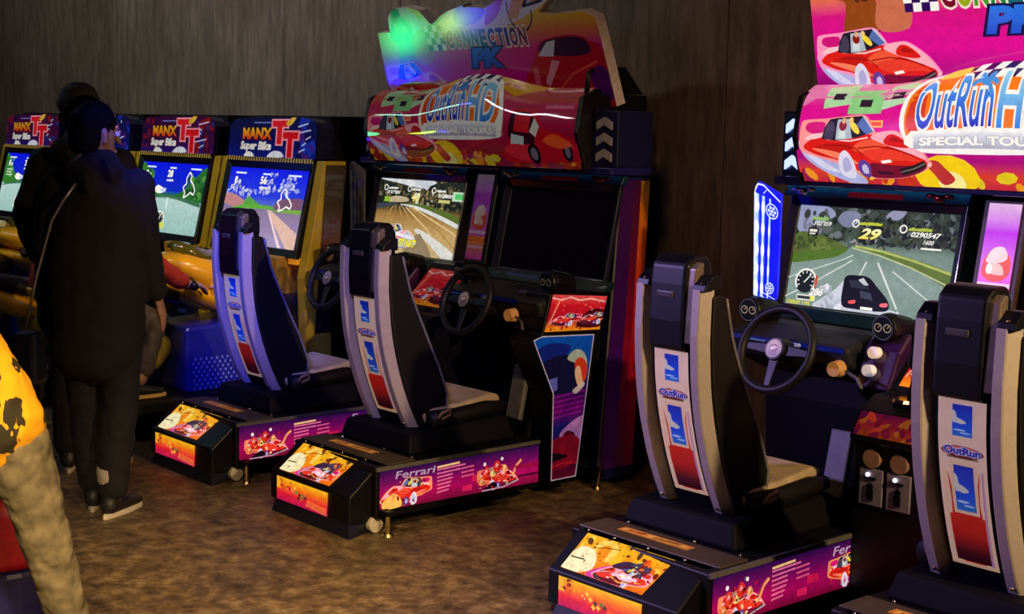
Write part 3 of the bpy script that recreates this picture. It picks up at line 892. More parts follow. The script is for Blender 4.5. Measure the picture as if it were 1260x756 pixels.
def art_console_side():
    A = Art(40, 70)
    A.bands(0, 40, [(0, s(120, 8, 40)), (16, s(60, 10, 60)), (26, s(20, 30, 120)), (34, s(110, 10, 110)), (44, s(40, 14, 90)), (56, s(14, 70, 170)), (70, s(10, 90, 200))])
    for k in range(5):
        A.line([(6, 40-k*2.4), (34, 42-k*2.4)], .8, s(150, 20, 150))
    A.smooth([(2, 62), (10, 66), (24, 64), (18, 58), (6, 55)], s(20, 36, 130))
    A.smooth([(4, 50), (8, 58), (22, 60), (32, 55), (34, 46), (26, 42), (10, 43)], s(20, 18, 60))
    A.smooth([(22, 58), (27, 62), (33, 60), (35, 54), (31, 50), (28, 55)], s(180, 190, 170))
    A.smooth([(27, 56), (31, 58), (35, 54), (34, 47), (30, 46), (28, 50)], s(226, 60, 30))
    A.smooth([(27, 52), (30, 54), (32, 48), (33, 44), (29, 45)], s(240, 190, 150))
    A.poly([(9, 49), (16, 50), (16, 44), (12, 43)], s(100, 100, 190))
    A.smooth([(26, 43), (33, 46), (33, 44), (28, 41)], s(226, 200, 190))
    A.smooth([(18, 22), (24, 27), (34, 30), (34, 20), (26, 18)], s(200, 130, 200))
    A.smooth([(20, 21), (23, 24), (28, 22), (25, 19)], s(90, 10, 40))
    A.smooth([(2, 6), (8, 18), (26, 22), (34, 14), (28, 8)], s(150, 14, 40))
    A.smooth([(4, 12), (10, 15), (24, 12), (10, 10)], s(30, 8, 24))
    A.line([(4, 6), (20, 9), (30, 8)], 1, s(200, 30, 50))
    return A

def art_red_pod():
    A = Art(60, 36)
    A.bands(0, 60, [(0, s(246, 150, 30)), (5, s(240, 110, 20)), (10, s(170, 14, 40)), (26, s(220, 20, 40)), (36, s(236, 80, 80))])
    A.line([(0, 33), (10, 31), (20, 34), (30, 31), (42, 33), (60, 30)], 1.6, s(255, 190, 180))
    mottle(A, 2, 2, 60, 6, 20, [s(252, 190, 60), s(120, 20, 20), s(250, 120, 20)], 1.2, 2.6)
    A.smooth([(34, 4), (36, 14), (46, 22), (60, 20), (60, 4)], s(70, 8, 22))
    car(A, 4, 5, 33, flip=True, body=s(200, 16, 30), hi=s(246, 120, 110), smoke=False)
    car(A, 34, 6, 34, flip=True, body=s(120, 8, 22), hi=s(170, 30, 40), smoke=False)
    mottle(A, 2, 20, 60, 32, 26, [s(240, 90, 80), s(250, 130, 110), s(190, 14, 34)], .6, 1.6)
    A.line([(2, 6), (6, 22), (8, 30)], 1.2, s(255, 170, 120))
    return A

def art_divider():
    A = Art(30, 66)
    A.bands(0, 30, [(0, s(230, 60, 190)), (14, s(250, 150, 60)), (20, s(240, 80, 220)), (30, s(226, 120, 240)), (50, s(190, 40, 230)), (66, s(236, 190, 226))])
    A.rect(0, 14, 30, 18, s(255, 130, 50))
    A.rect(0, 20, 30, 22.4, s(250, 210, 250))
    A.rect(2, 9, 30, 10.4, s(250, 190, 240))
    A.smooth([(3, 26), (3, 34), (9, 40), (20, 40), (27, 36), (27, 27), (16, 23)], s(240, 90, 70))
    A.smooth([(5, 34), (10, 41), (20, 42), (24, 36), (14, 33)], s(250, 220, 220))
    A.smooth([(8, 28), (12, 33), (20, 32), (22, 27)], s(255, 200, 190))
    A.blob(9, 30, 3, 3, WHITE)
    return A

def art_fin(lit):
    e = (lambda *c: s(*c)) if lit else (lambda *c: s(c[0]*.35+24, c[1]*.32+18, c[2]*.3+26))
    A = Art(28, 100)
    A.bands(0, 28, [(0, e(20, 20, 240)), (30, e(24, 30, 255)), (60, e(16, 20, 235)), (100, e(30, 30, 240))])
    for x, w in ((3.2, 3.2), (10, 2.4), (17, 1.4)):
        A.line([(x, 4), (x, 90)], w*1.9, e(60, 90, 255))
        A.line([(x, 4), (x, 90)], w, e(190, 215, 255))
        for y in (12, 28, 44, 62, 80):
            A.blob(x, y, w*.8, 6, e(235, 245, 255))
    A.line([(1, 0), (1, 92), (4, 98), (10, 99), (28, 91)], 1.4, e(220, 228, 255))
    A.line([(10, 92), (14, 97)], .8, e(190, 205, 255))
    for cy, r in ((80, 6.6), (13, 5)):
        A.blob(19.5, cy, r, r*.95, e(30, 50, 230))
        A.ring(19.5, cy, r*.92, 1, e(215, 225, 255))
        for k in range(6):
            A.blob(19.5+math.cos(k*PI/3)*r*.5, cy+math.sin(k*PI/3)*r*.5, r*.2, r*.2, e(205, 218, 255))
        A.blob(19.5, cy, r*.2, r*.2, e(240, 244, 255))
    A.line([(8, 6), (26, 0)], .8, e(200, 215, 255))
    A.line([(10, 9), (26, 4)], .8, e(200, 215, 255))
    return A

# ------------------------------------------------------------------ the hall: floor and back wall
def floor_mat():
    m = bpy.data.materials.new('worn_brown_concrete')
    m.use_nodes = True
    nt = m.node_tree
    b = nt.nodes['Principled BSDF']
    tc = nt.nodes.new('ShaderNodeTexCoord')
    n1 = nt.nodes.new('ShaderNodeTexNoise')
    n1.inputs['Scale'].default_value = 13
    n1.inputs['Detail'].default_value = 10
    n1.inputs['Roughness'].default_value = .75
    n2 = nt.nodes.new('ShaderNodeTexNoise')
    n2.inputs['Scale'].default_value = 2.2
    n2.inputs['Detail'].default_value = 5
    for n in (n1, n2):
        nt.links.new(tc.outputs['Object'], n.inputs['Vector'])
    r1 = nt.nodes.new('ShaderNodeValToRGB')
    r1.color_ramp.elements[0].position, r1.color_ramp.elements[0].color = .34, (.028, .02, .014, 1)
    r1.color_ramp.elements[1].position, r1.color_ramp.elements[1].color = .66, (.32, .23, .145, 1)
    e = r1.color_ramp.elements.new(.5)
    e.color = (.135, .09, .055, 1)
    nt.links.new(n1.outputs['Fac'], r1.inputs['Fac'])
    r2 = nt.nodes.new('ShaderNodeValToRGB')
    r2.color_ramp.elements[0].position, r2.color_ramp.elements[0].color = .35, (.6, .56, .56, 1)
    r2.color_ramp.elements[1].position, r2.color_ramp.elements[1].color = .65, (1.15, 1.1, .95, 1)
    nt.links.new(n2.outputs['Fac'], r2.inputs['Fac'])
    mx = nt.nodes.new('ShaderNodeMix')
    mx.data_type, mx.blend_type = 'RGBA', 'MULTIPLY'
    mx.inputs[0].default_value = 1
    nt.links.new(r1.outputs[0], mx.inputs[6])
    nt.links.new(r2.outputs[0], mx.inputs[7])
    nt.links.new(mx.outputs[2], b.inputs['Base Color'])
    b.inputs['Roughness'].default_value = .42
    bp = nt.nodes.new('ShaderNodeBump')
    bp.inputs['Strength'].default_value = .35
    bp.inputs['Distance'].default_value = .01
    nt.links.new(n1.outputs['Fac'], bp.inputs['Height'])
    nt.links.new(bp.outputs[0], b.inputs['Normal'])
    return m

def wall_mat():
    m = bpy.data.materials.new('weathered_board_wall')
    m.use_nodes = True
    nt = m.node_tree
    b = nt.nodes['Principled BSDF']
    tc = nt.nodes.new('ShaderNodeTexCoord')
    mp = nt.nodes.new('ShaderNodeMapping')
    mp.inputs['Scale'].default_value = (22, 22, 3.4)
    nt.links.new(tc.outputs['Object'], mp.inputs['Vector'])
    n1 = nt.nodes.new('ShaderNodeTexNoise')
    n1.inputs['Scale'].default_value = 1
    n1.inputs['Detail'].default_value = 10
    n1.inputs['Roughness'].default_value = .72
    nt.links.new(mp.outputs[0], n1.inputs['Vector'])
    n2 = nt.nodes.new('ShaderNodeTexNoise')
    n2.inputs['Scale'].default_value = 1.7
    n2.inputs['Detail'].default_value = 6
    nt.links.new(tc.outputs['Object'], n2.inputs['Vector'])
    r = nt.nodes.new('ShaderNodeValToRGB')
    r.color_ramp.elements[0].position, r.color_ramp.elements[0].color = .28, (.060, .050, .043, 1)
    r.color_ramp.elements[1].position, r.color_ramp.elements[1].color = .72, (.24, .205, .172, 1)
    nt.links.new(n1.outputs['Fac'], r.inputs['Fac'])
    r2 = nt.nodes.new('ShaderNodeValToRGB')
    r2.color_ramp.elements[0].position, r2.color_ramp.elements[0].color = .3, (.72, .66, .6, 1)
    r2.color_ramp.elements[1].position, r2.color_ramp.elements[1].color = .68, (1.1, 1.08, 1.05, 1)
    nt.links.new(n2.outputs['Fac'], r2.inputs['Fac'])
    mx = nt.nodes.new('ShaderNodeMix')
    mx.data_type, mx.blend_type = 'RGBA', 'MULTIPLY'
    mx.inputs[0].default_value = 1
    nt.links.new(r.outputs[0], mx.inputs[6])
    nt.links.new(r2.outputs[0], mx.inputs[7])
    nt.links.new(mx.outputs[2], b.inputs['Base Color'])
    b.inputs['Roughness'].default_value = .8
    bp = nt.nodes.new('ShaderNodeBump')
    bp.inputs['Strength'].default_value = .4
    bp.inputs['Distance'].default_value = .01
    nt.links.new(n1.outputs['Fac'], bp.inputs['Height'])
    nt.links.new(bp.outputs[0], b.inputs['Normal'])
    return m

FLOOR_Z = 0
floor = MB().box(-16, 3, -4, 5.3, -.1, 0).build('floor', floor_mat(), kind='structure')
WALLM = wall_mat()
wall = MB().box(-16, 3, 5.08, 5.3, 0, 4.2).build('wall_back', DEEP, kind='structure')
x = -9.1-1.22*5
while x < 2.9:
    MB().box(x, min(x+1.214, 3), 5.055, 5.08, 0, 4.2).build('wall_panel', WALLM, wall, bevel=.004, seg=1)
    x += 1.22

# ------------------------------------------------------------------ racing cabinets (twin, two screens)
def screen_quad(cx, hw=.352, pad=0, padx=None):
    dy = .08/.385
    z0, z1 = .95-pad, 1.335+pad
    y = lambda z: 4.52+(z-.95)*dy
    px = pad if padx is None else padx
    return [(cx-hw-px, y(z0), z0), (cx+hw+px, y(z0), z0), (cx+hw+px, y(z1), z1), (cx-hw-px, y(z1), z1)]

def racing_cabinet(cx, label, lit, screens):
    t = thing('racing_cabinet', label, 'arcade machine', (cx, 4.6, 0), 'twin racing cabinets')
    X = lambda v: cx+v
    # carcass
    b = MB()
    b.prism([(4.60, .06), (4.62, .9), (4.69, 1.42), (4.80, 1.42), (4.80, .06)], X(-.84), X(.84))
    b.build('carcass', DEEP, t)
    b = MB().prism([(4.40, .10), (4.36, .62), (4.40, .88), (4.58, .90), (4.60, .06)], X(-.84), X(.84))
    b.build('front_panel', DEEP, t, bevel=.01)
    for sx in (-1, 1):
        w = MB().prism([(4.515, .07), (4.61, 1.42), (4.80, 1.405), (4.74, .03), (4.54, .03)], X(sx*.845), X(sx*.89))
        wing = w.build('side_wing', INDIGO, t, bevel=.006)
        # printed sticker on the outer face: violet, red, and an orange rear edge
        A = Art(20, 100)
        A.bands(0, 14, [(0, s(100, 30, 110)), (40, s(70, 8, 110)), (70, s(60, 10, 90)), (100, s(70, 16, 90))])
        A.bands(9, 14, [(0, s(110, 20, 70)), (40, s(150, 6, 50)), (70, s(110, 10, 50)), (100, s(70, 14, 70))])
        A.bands(14, 20, [(0, s(130, 14, 60)), (40, s(180, 12, 30)), (60, s(200, 30, 26)), (76, s(226, 84, 26)), (100, s(214, 140, 20))])
        xx = X(sx*.89)
        q = [(xx, 4.525, .08), (xx, 4.738, .08), (xx, 4.795, 1.39), (xx, 4.612, 1.39)]
        if sx < 0:
            q = [q[1], q[0], q[3], q[2]]
        A.build('wing_sticker', wing, INK_GLOW if not lit else LIT_LOW, quad_map(*q))
    MB().tube([(X(.892), 4.512, .1), (X(.892), 4.607, 1.41)], .006, 6).build('wing_edge', GREY, t)
    for sx in (-1, 1):
        f = MB()
        f.cyl((X(sx*.90), 4.5, 0), (X(sx*.90), 4.5, .012), .022, .016)
        f.cyl((X(sx*.90), 4.5, .012), (X(sx*.90), 4.52, .10), .007)
        f.build('levelling_foot', BRASS, t)
    # screens
    for sx, art in zip((-.53, .53), screens):
        c = X(sx)
        o, i = screen_quad(c, pad=.055, padx=.034), screen_quad(c, pad=0)
        fr = MB()
        for k in range(4):
            j = (k+1) % 4
            a, b2, c2, d = Vector(o[k]), Vector(o[j]), Vector(i[j]), Vector(i[k])
            n = Vector((0, -.98, .2))*.028
            fr.hexa([a, b2, c2, d], [a+n, b2+n, c2+n*.3, d+n*.3])
        frame = fr.build('screen_frame', mat('dark_bezel', (.012, .011, .03, 1), .28, coat=.5), t, bevel=.004)
        if art:
            art.build('screen', t, SCREEN if lit else SCREEN_DIM, quad_map(*i))
        else:
            q = screen_quad(c, pad=0)
            MB().add(q, [(0, 1, 2, 3)]).build('screen', GLASS_OFF, t, label='switched-off black screen')
        MB().prism([(4.555, 1.372), (4.60, 1.372), (4.61, 1.41), (4.575, 1.412)], c-.41, c+.41).build('header_rail', STEEL_BLUE, t, bevel=.006)
        A = Art(60, 4)
        A.bands(0, 60, [(0, s(8, 20, 46)), (2, s(14, 50, 90)), (4, s(20, 90, 140))])
        A.rect(22, .4, 40, 2.6, s(120, 16, 30))
        A.build('header_print', t, LIT_HALF if lit else LIT_LOW, quad_map((c-.40, 4.553, 1.374), (c+.40, 4.553, 1.374), (c+.40, 4.572, 1.41), (c-.40, 4.572, 1.41)))
        for k, ex in ((0, -.31), (1, .29)):      # little eagle-like emblems on the rail
            e = MB()
            e.ball((c+ex, 4.545, 1.392), .022, 10, 6, (1.2, .5, .7))
            e.ball((c+ex-.035, 4.548, 1.40), .02, 8, 6, (1.3, .4, .5))
            e.ball((c+ex+.035, 4.548, 1.40), .02, 8, 6, (1.3, .4, .5))
            e.build('emblem', mat('red_chrome_emblem', (.30, .03, .04, 1), .2, .8) if k else CHROME, t, smooth=True)
        MB().prism([(4.44, .905), (4.50, .9), (4.52, .945), (4.49, .948)], c-.43, c+.43).build('lower_rail', mat('teal_rail', (.006, .03, .035, 1), .3, .3, coat=.3), t, bevel=.005)
    MB().prism([(4.50, .94), (4.59, 1.40), (4.64, 1.40), (4.60, .94)], X(-.085), X(.085)).build('divider_post', BLACK if not lit else mat('lit_brown_post', (.05, .03, .02, 1), .4), t, bevel=.005)  # same post on both; brown light is put into the lit cabinet's colour
    A = art_divider()
    A.build('divider_print', t, LIT if lit else LIT_LOW, quad_map((X(-.062), 4.505, .97), (X(.062), 4.505, .97), (X(.062), 4.585, 1.385), (X(-.062), 4.585, 1.385), .004))
    MB().box(X(-.94), X(.94), 4.49, 4.78, 1.415, 1.45).build('beam', INDIGO, t, bevel=.006)
    # marquee: curved printed front, housing behind
    MB().prism([(4.53, 1.45), (4.53, 1.76), (4.60, 1.775), (4.86, 1.775), (4.86, 1.45)], X(-.79), X(.80)).build('marquee_housing', DEEP, t, bevel=.008)
    prof = [(-.25, 4.53, 1.36), (0, 4.475, 1.435), (.25, 4.435, 1.52), (.5, 4.420, 1.61), (.7, 4.430, 1.69), (.85, 4.460, 1.755), (1, 4.53, 1.80), (1.15, 4.62, 1.83)]
    def mq(u, v, d):
        v = min(1, max(0, v))
        for k in range(1, len(prof)-2):
            if v <= prof[k+1][0]+1e-9:
                break
        p0, p1, p2, p3 = prof[k-1:k+3]
        q = (v-p1[0])/(p2[0]-p1[0])
        cr = lambda i: .5*(2*p1[i]+(p2[i]-p0[i])*q+(2*p0[i]-5*p1[i]+4*p2[i]-p3[i])*q*q+(-p0[i]+3*p1[i]-3*p2[i]+p3[i])*q**3)
        y, z = cr(1), cr(2)
        bump = max(0, 1-abs((u-.53)/.32))
        bump = bump*bump*(3-2*bump)
        return (X(-.79+1.58*u), y-d-.02*bump*v, z+d*.3+.07*bump*v*v)
    art_marquee(lit).build('marquee', t, LIT if lit else print_mat('dim_marquee_glow', .20, .12, .3, 1.0, .14, .02, .08), mq, du=4, dv=1.2, curved=True)  # faint glow added to the dim marquee print
    for sx in (-1, 1):
        e = MB().prism([(4.47, 1.43), (4.41, 1.60), (4.44, 1.755), (4.53, 1.795), (4.56, 1.795), (4.56, 1.43)], X(sx*.79-.012), X(sx*.79+.012))
        e.build('marquee_cap', BLACK, t, bevel=.003)
    # chevron flanks
    for sx in (-1, 1):
        fl = MB().hexa([(X(sx*.80), 4.50, 1.45), (X(sx*.935), 4.53, 1.45), (X(sx*.935), 4.53, 1.70), (X(sx*.82), 4.50, 1.70)],
                       [(X(sx*.80), 4.76, 1.45), (X(sx*.935), 4.76, 1.45), (X(sx*.935), 4.76, 1.70), (X(sx*.82), 4.76, 1.70)])
        fk = fl.build('chevron_flank', NAVY, t, bevel=.006)
        for k in range(3):
            z = 1.475+k*.07
            a = MB()
            x0 = sx*.872
            yy = 4.505
            w, h, th = .038, .022, .034
            pts = [(-w, 0), (0, h), (w, 0), (w, th), (0, h+th), (-w, th)]
            n = len(pts)
            vs = [(X(x0+p[0]), yy+sx*p[0]*.2, z+p[1]) for p in pts]+[(X(x0+p[0]), yy+.02+sx*p[0]*.2, z+p[1]) for p in pts]
            a.add(vs, [(0, 1, 4, 5), (1, 2, 3, 4), (11, 10, 7, 6), (10, 9, 8, 7)]+[(i, (i+1) % n, (i+1) % n+n, i+n) for i in range(n)])
            cm = mat('lit_chevron', (.5, .6, .9, 1), .3, emit=s(170, 190, 255), strength=1.6) if lit else mat('unlit_chevron', (.20, .20, .27, 1), .35)
            a.build('chevron', cm, fk)
    # topper sign: a thick cut-out board leaning forward
    def tp(u, v, d):
        z = 1.72+v*.545+(.062 if lit else 0)
        y = 4.625-(z-1.72)*.33
        hw = .832-.03*v/.64*.64
        return (X(-hw+2*hw*u), y-d, z-d*.3)
    ol = TOPPER_OUTLINE
    m_ = len(ol)
    vs = [tp(u, v, -.001) for u, v in ol]+[tp(u, v, -.055) for u, v in ol]
    top = MB().add(vs, [tuple(range(m_)), tuple(range(2*m_-1, m_-1, -1))]+[(i, (i+1) % m_, (i+1) % m_+m_, i+m_) for i in range(m_)]).build('topper_board', PALE, t)
    art = art_topper()
    # keep only the print inside the cut-out: clip each triangle column against the outline height
    art.t = clip_outline(art.t, [(u*100, v*30) for u, v in ol])
    art.build('topper_print', t, LIT if lit else print_mat('dim_topper_glow', .10, .12, .35, 1.0, .12, .14, .08), tp, du=None)  # faint glow added to the dim topper print
    MB().hexa([(X(-.78), 4.70, 1.78), (X(.78), 4.70, 1.78), (X(.76), 4.66, 1.90), (X(-.76), 4.66, 1.90)],
              [(X(-.78), 4.85, 1.78), (X(.78), 4.85, 1.78), (X(.76), 4.75, 1.90), (X(-.76), 4.75, 1.90)]).build('topper_support', DEEP, t)
    MB().tube([(X(.775), 4.49, 1.77), (X(.775), 4.50, 1.86), (X(.77), 4.53, 1.88)], .012, 8).build('topper_bracket', BLACK, t, smooth=True)
    # acrylic light fin on the outer edge
    def fin(u, v, d):
        xl = -1.04+.02*(1-v)
        return (X(xl+u*(-.905-xl)), 4.495-d, .945+v*(.485-.045*u))
    fo = [(0, .06), (0, .88), (.05, .95), (.16, 1), (.35, 1), (1, .98), (1, .04), (.3, 0)]
    fm = mat('lit_acrylic', (.02, .03, .5, 1), .1, emit=s(20, 20, 220), strength=1.6) if lit else mat('clear_acrylic', (.16, .14, .17, 1), .12, alpha=.45)
    m2 = len(fo)
    MB().add([fin(u, v, 0) for u, v in fo]+[fin(u, v, -.012) for u, v in fo],
             [tuple(range(m2)), tuple(range(2*m2-1, m2-1, -1))]+[(i, (i+1) % m2, (i+1) % m2+m2, i+m2) for i in range(m2)]).build('light_fin', fm, t)
    a = art_fin(lit)
    if not lit:
        a.t = [q for q in a.t if q[0] > 0]
    a.t = clip_outline(a.t, [(u*28, v*100) for u, v in fo])
    a.build('fin_engraving', t, print_mat('lit_engraving', 1.25, .1, .2, .6) if lit else print_mat('plain_engraving', .12, .6, .3, .4), fin)
    # dashboards, gauges, wheels
    for sx in (-.53, .53):
        c = X(sx)
        MB().prism([(4.16, .80), (4.14, .87), (4.30, .905), (4.46, .90), (4.50, .84), (4.40, .70)], c-.335, c+(.21 if sx < 0 else .335)).build('dashboard', mat('dash_plastic', (.006, .006, .010, 1), .6), t, bevel=.02, seg=3)
        A = Art(60, 5)
        A.bands(0, 60, [(0, s(6, 8, 40)), (2.5, s(20, 40, 150)), (5, s(12, 20, 80))])
        A.text('128', 33, 1.2, 2.6, s(230, 230, 240), bold=.02)
        A.scribble(6, 1.2, 12, 1.6, s(120, 150, 210))
        A.build('dash_strip', t, LIT_HALF if lit else LIT_LOW, quad_map((c-.30, 4.145, .85), (c+.20, 4.145, .85), (c+.20, 4.139, .872), (c-.30, 4.139, .872), .004))
        for gx in (-.29, .30):
            g = MB()
            g.tube([(c+gx, 4.22, .950), (c+gx, 4.25, .950), (c+gx, 4.36, .93)], [.047, .052, .05], 16)
            g.box(c+gx-.03, c+gx+.03, 4.25, 4.36, .87, .93)
            pod = g.build('gauge_pod', BLACK, t, bevel=.008)
            A = Art(20, 20)
            A.blob(10, 10, 9.4, 9.4, s(16, 16, 22))
            for ox in (6, 14):
                A.ring(ox, 10, 3, .8, s(190, 180, 150))
                A.line([(ox, 10), (ox+1.6, 11.8)], .6, s(240, 170, 80))
            A.ring(10, 10, 8.8, .7, s(90, 90, 110) if lit else s(60, 60, 110))
            A.build('gauge_face', pod, LIT_HALF if lit else LIT_LOW, quad_map((c+gx-.046, 4.218, .904), (c+gx+.046, 4.218, .904), (c+gx+.046, 4.218, .996), (c+gx-.046, 4.218, .996), .002))
        # steering wheel
        hub = Vector((c, 4.018, .854))
        tilt = .38
        ax = Vector((0, math.cos(tilt), -math.sin(tilt)))
        up = Vector((0, math.sin(tilt), math.cos(tilt)))
        rt = Vector((1, 0, 0))
        col = MB().cyl(hub+ax*.03, hub+ax*.20, .035, .05, 14).build('steering_column', BLACK, t)
        rim = MB().tube([hub+rt*.15*math.cos(a*PI/20)+up*.15*math.sin(a*PI/20) for a in range(40)], .0165, 10, closed=True)
        wheel = rim.build('steering_wheel', LEATHER, t, smooth=True)
        for ang in (0, 180, 270):
            sp = MB()
            d = rt*math.cos(math.radians(ang))+up*math.sin(math.radians(ang))
            q = ax.cross(d)*.02
            sp.hexa([hub+d*.03-q, hub+d*.03+q, hub+d*.145+q*.6, hub+d*.145-q*.6], [hub+d*.03-q+ax*.012, hub+d*.03+q+ax*.012, hub+d*.145+q*.6+ax*.012, hub+d*.145-q*.6+ax*.012])
            sp.build('wheel_spoke', BLACK, wheel, bevel=.003)
        h = MB().cyl(hub-ax*.012, hub+ax*.04, .04, .05, 20).build('wheel_hub', BLACK, wheel)
        A = Art(20, 20)
        A.blob(10, 10, 9.6, 9.6, s(150, 130, 110), 24)
        A.blob(10, 10, 8, 8, s(206, 190, 160), 24, c2=s(90, 70, 60))
        A.blob(10, 10, 5, 4, s(120, 60, 40), 16)
        A.smooth([(6, 10), (9, 12.4), (14, 11.4), (11, 9), (7, 8)], s(230, 215, 190))
        A.build('hub_badge', wheel, INK_GLOW if not lit else print_mat('badge', .25, .8, .3, .5), quad_map(hub-ax*.014-rt*.036-up*.036, hub-ax*.014+rt*.036-up*.036, hub-ax*.014+rt*.036+up*.036, hub-ax*.014-rt*.036+up*.036))
        MB().cyl((c+.185, 4.10, .80), (c+.185, 4.14, .80), .026, .03, 16).build('ignition_dial', mat('amber_dial', (.5, .28, .1, 1), .3, emit=s(180, 110, 50), strength=.25), t)
        MB().tube([(c+.24, 4.10, .80), (c+.30, 4.08, .785), (c+.34, 4.05, .76)], .006, 6).build('stalk', GREY, t, smooth=True)
        # pedal board
        p = MB().prism([(4.165, .33), (4.215, .565), (4.24, .56), (4.19, .32)], c+.11, c+.20)
        p.build('pedal', mat('pedal_plate', (.13, .12, .12, 1), .5), t, bevel=.006)
        MB().prism([(4.16, .06), (4.22, .33), (4.36, .40), (4.40, .06)], c-.25, c+.22).build('pedal_housing', DEEP, t, bevel=.01)
    # centre console between the seats: coin door, shifter, buttons, lit prints
    k = MB().prism([(4.00, .05), (4.00, .58), (3.965, .61), (4.02, .70), (4.10, .74), (4.16, .74), (4.38, .95), (4.42, .95), (4.42, .05)], X(-.175), X(.21))
    con = k.build('coin_console', BLACK, t, bevel=.008)
    A = Art(40, 12)
    A.bands(0, 40, [(0, s(150, 60, 20)), (5, s(150, 30, 40)), (12, s(110, 14, 70))])
    mottle(A, 0, 0, 40, 12, 30, [s(170, 90, 30), s(120, 20, 50), s(90, 10, 60), s(190, 60, 40)], 1.5, 4)
    A.build('console_print', con, LIT_HALF if lit else LIT_LOW, quad_map((X(-.16), 3.969, .622), (X(.20), 3.969, .622), (X(.20), 4.016, .695), (X(-.16), 4.016, .695)))
    for ox in (-.095, .01):
        MB().box(X(ox-.045), X(ox+.045), 3.99, 4.0, .385, .51).build('coin_plate', mat('pale_coin_plate', (.28, .25, .36, 1), .35, .3), con, bevel=.003)
        MB().cyl((X(ox), 3.985, .545), (X(ox), 4.0, .545), .032, .034, 18).build('coin_reject', mat('copper_disc', (.42, .24, .18, 1), .4, .3), con)
        d = MB().box(X(ox-.012), X(ox+.012), 3.984, 3.992, .405, .44)
        d.cyl((X(ox), 3.984, .45), (X(ox), 3.992, .45), .012, n=10)
        d.box(X(ox-.02), X(ox+.02), 3.984, 3.992, .475, .482)
        d.build('coin_slot', DEEP, con)
        MB().ball((X(ox-.01), 3.985, .49), .008).build('coin_lamp', mat('white_lamp', (1, 1, 1, 1), .2, emit=s(235, 225, 255), strength=1.2), con)
    MB().cyl((X(.11), 3.99, .43), (X(.11), 4.0, .43), .014, n=12).build('lock', CHROME, con)
    MB().cyl((X(.11), 3.99, .14), (X(.11), 4.0, .14), .014, n=12).build('lock', CHROME, con)
    MB().cyl((X(-.03), 4.10, .735), (X(-.03), 4.10, .745), .062, .055, 20).build('shifter_ring', CHROME, con, smooth=False)
    sh = MB().tube([(X(-.03), 4.10, .74), (X(-.02), 4.095, .80), (X(-.01), 4.09, .85)], [.014, .010, .012], 10)
    sh.ball((X(-.008), 4.088, .872), .028, sc=(1, 1, 1.2))
    sh.build('gear_lever', BLACK, con, smooth=True)
    bt = MB().prism([(4.16, .742), (4.22, .87), (4.28, .93), (4.30, .93), (4.30, .742)], X(-.30), X(-.16))
    bt.build('button_pod', mat('violet_pod', (.03, .008, .06, 1), .3, coat=.5), con, bevel=.01)
    for ii, (bz, by, c_) in enumerate(((.865, 4.205, s(255, 215, 200)), (.805, 4.176, s(205, 220, 255)))):
        MB().cyl((X(-.245), by-.02, bz), (X(-.245), by+.01, bz-.004), .021, .021, 16).build('button', mat('lit_button_%s' % ('warm' if ii == 0 else 'cool'), (1, 1, 1, 1), .2, emit=c_, strength=1.5 if lit else .25), con)
    A = art_red_pod()
    A.build('console_top_print', con, LIT if lit else print_mat('console_low_glow', .3, .3, .3, .6), quad_map((X(-.13), 4.182, .765), (X(.16), 4.182, .765), (X(.16), 4.345, .922), (X(-.13), 4.345, .922), .002))
    # outer console at the right-hand end
    prof = [(4.22, .05), (4.385, .05), (4.475, .71), (4.53, .88), (4.50, .905), (4.20, .905), (4.155, .73), (4.095, .71), (4.225, .46)]
    oc = MB().prism(prof, X(.72), X(.88)).build('outer_console', BLACK, t, bevel=.006)
    MB().prism([(4.185, .73), (4.20, .90), (4.24, .905), (4.24, .73)], X(.66), X(.73)).build('console_cheek', mat('violet_pod', (.03, .008, .06, 1)), oc, bevel=.01)
    A = art_console_side()
    edge = [(4.228, .075), (4.377, .075), (4.469, .707), (4.155, .722), (4.105, .708), (4.228, .464)]
    def side(u, v, d):
        return (X(.882)+d, 4.10+u*.38, .06+v*.665)
    pl = [((y-4.10)/.38*40, (z-.06)/.665*70) for y, z in edge]
    A.t = clip_outline(A.t, pl)
    A.line([pl[i % len(pl)] for i in range(len(pl)+1)], .5, s(225, 205, 225))
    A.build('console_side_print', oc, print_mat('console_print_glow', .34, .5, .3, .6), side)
    A = art_red_pod()
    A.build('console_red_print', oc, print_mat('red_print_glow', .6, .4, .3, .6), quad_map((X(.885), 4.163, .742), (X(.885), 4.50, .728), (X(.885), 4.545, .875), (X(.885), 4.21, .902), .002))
    return t

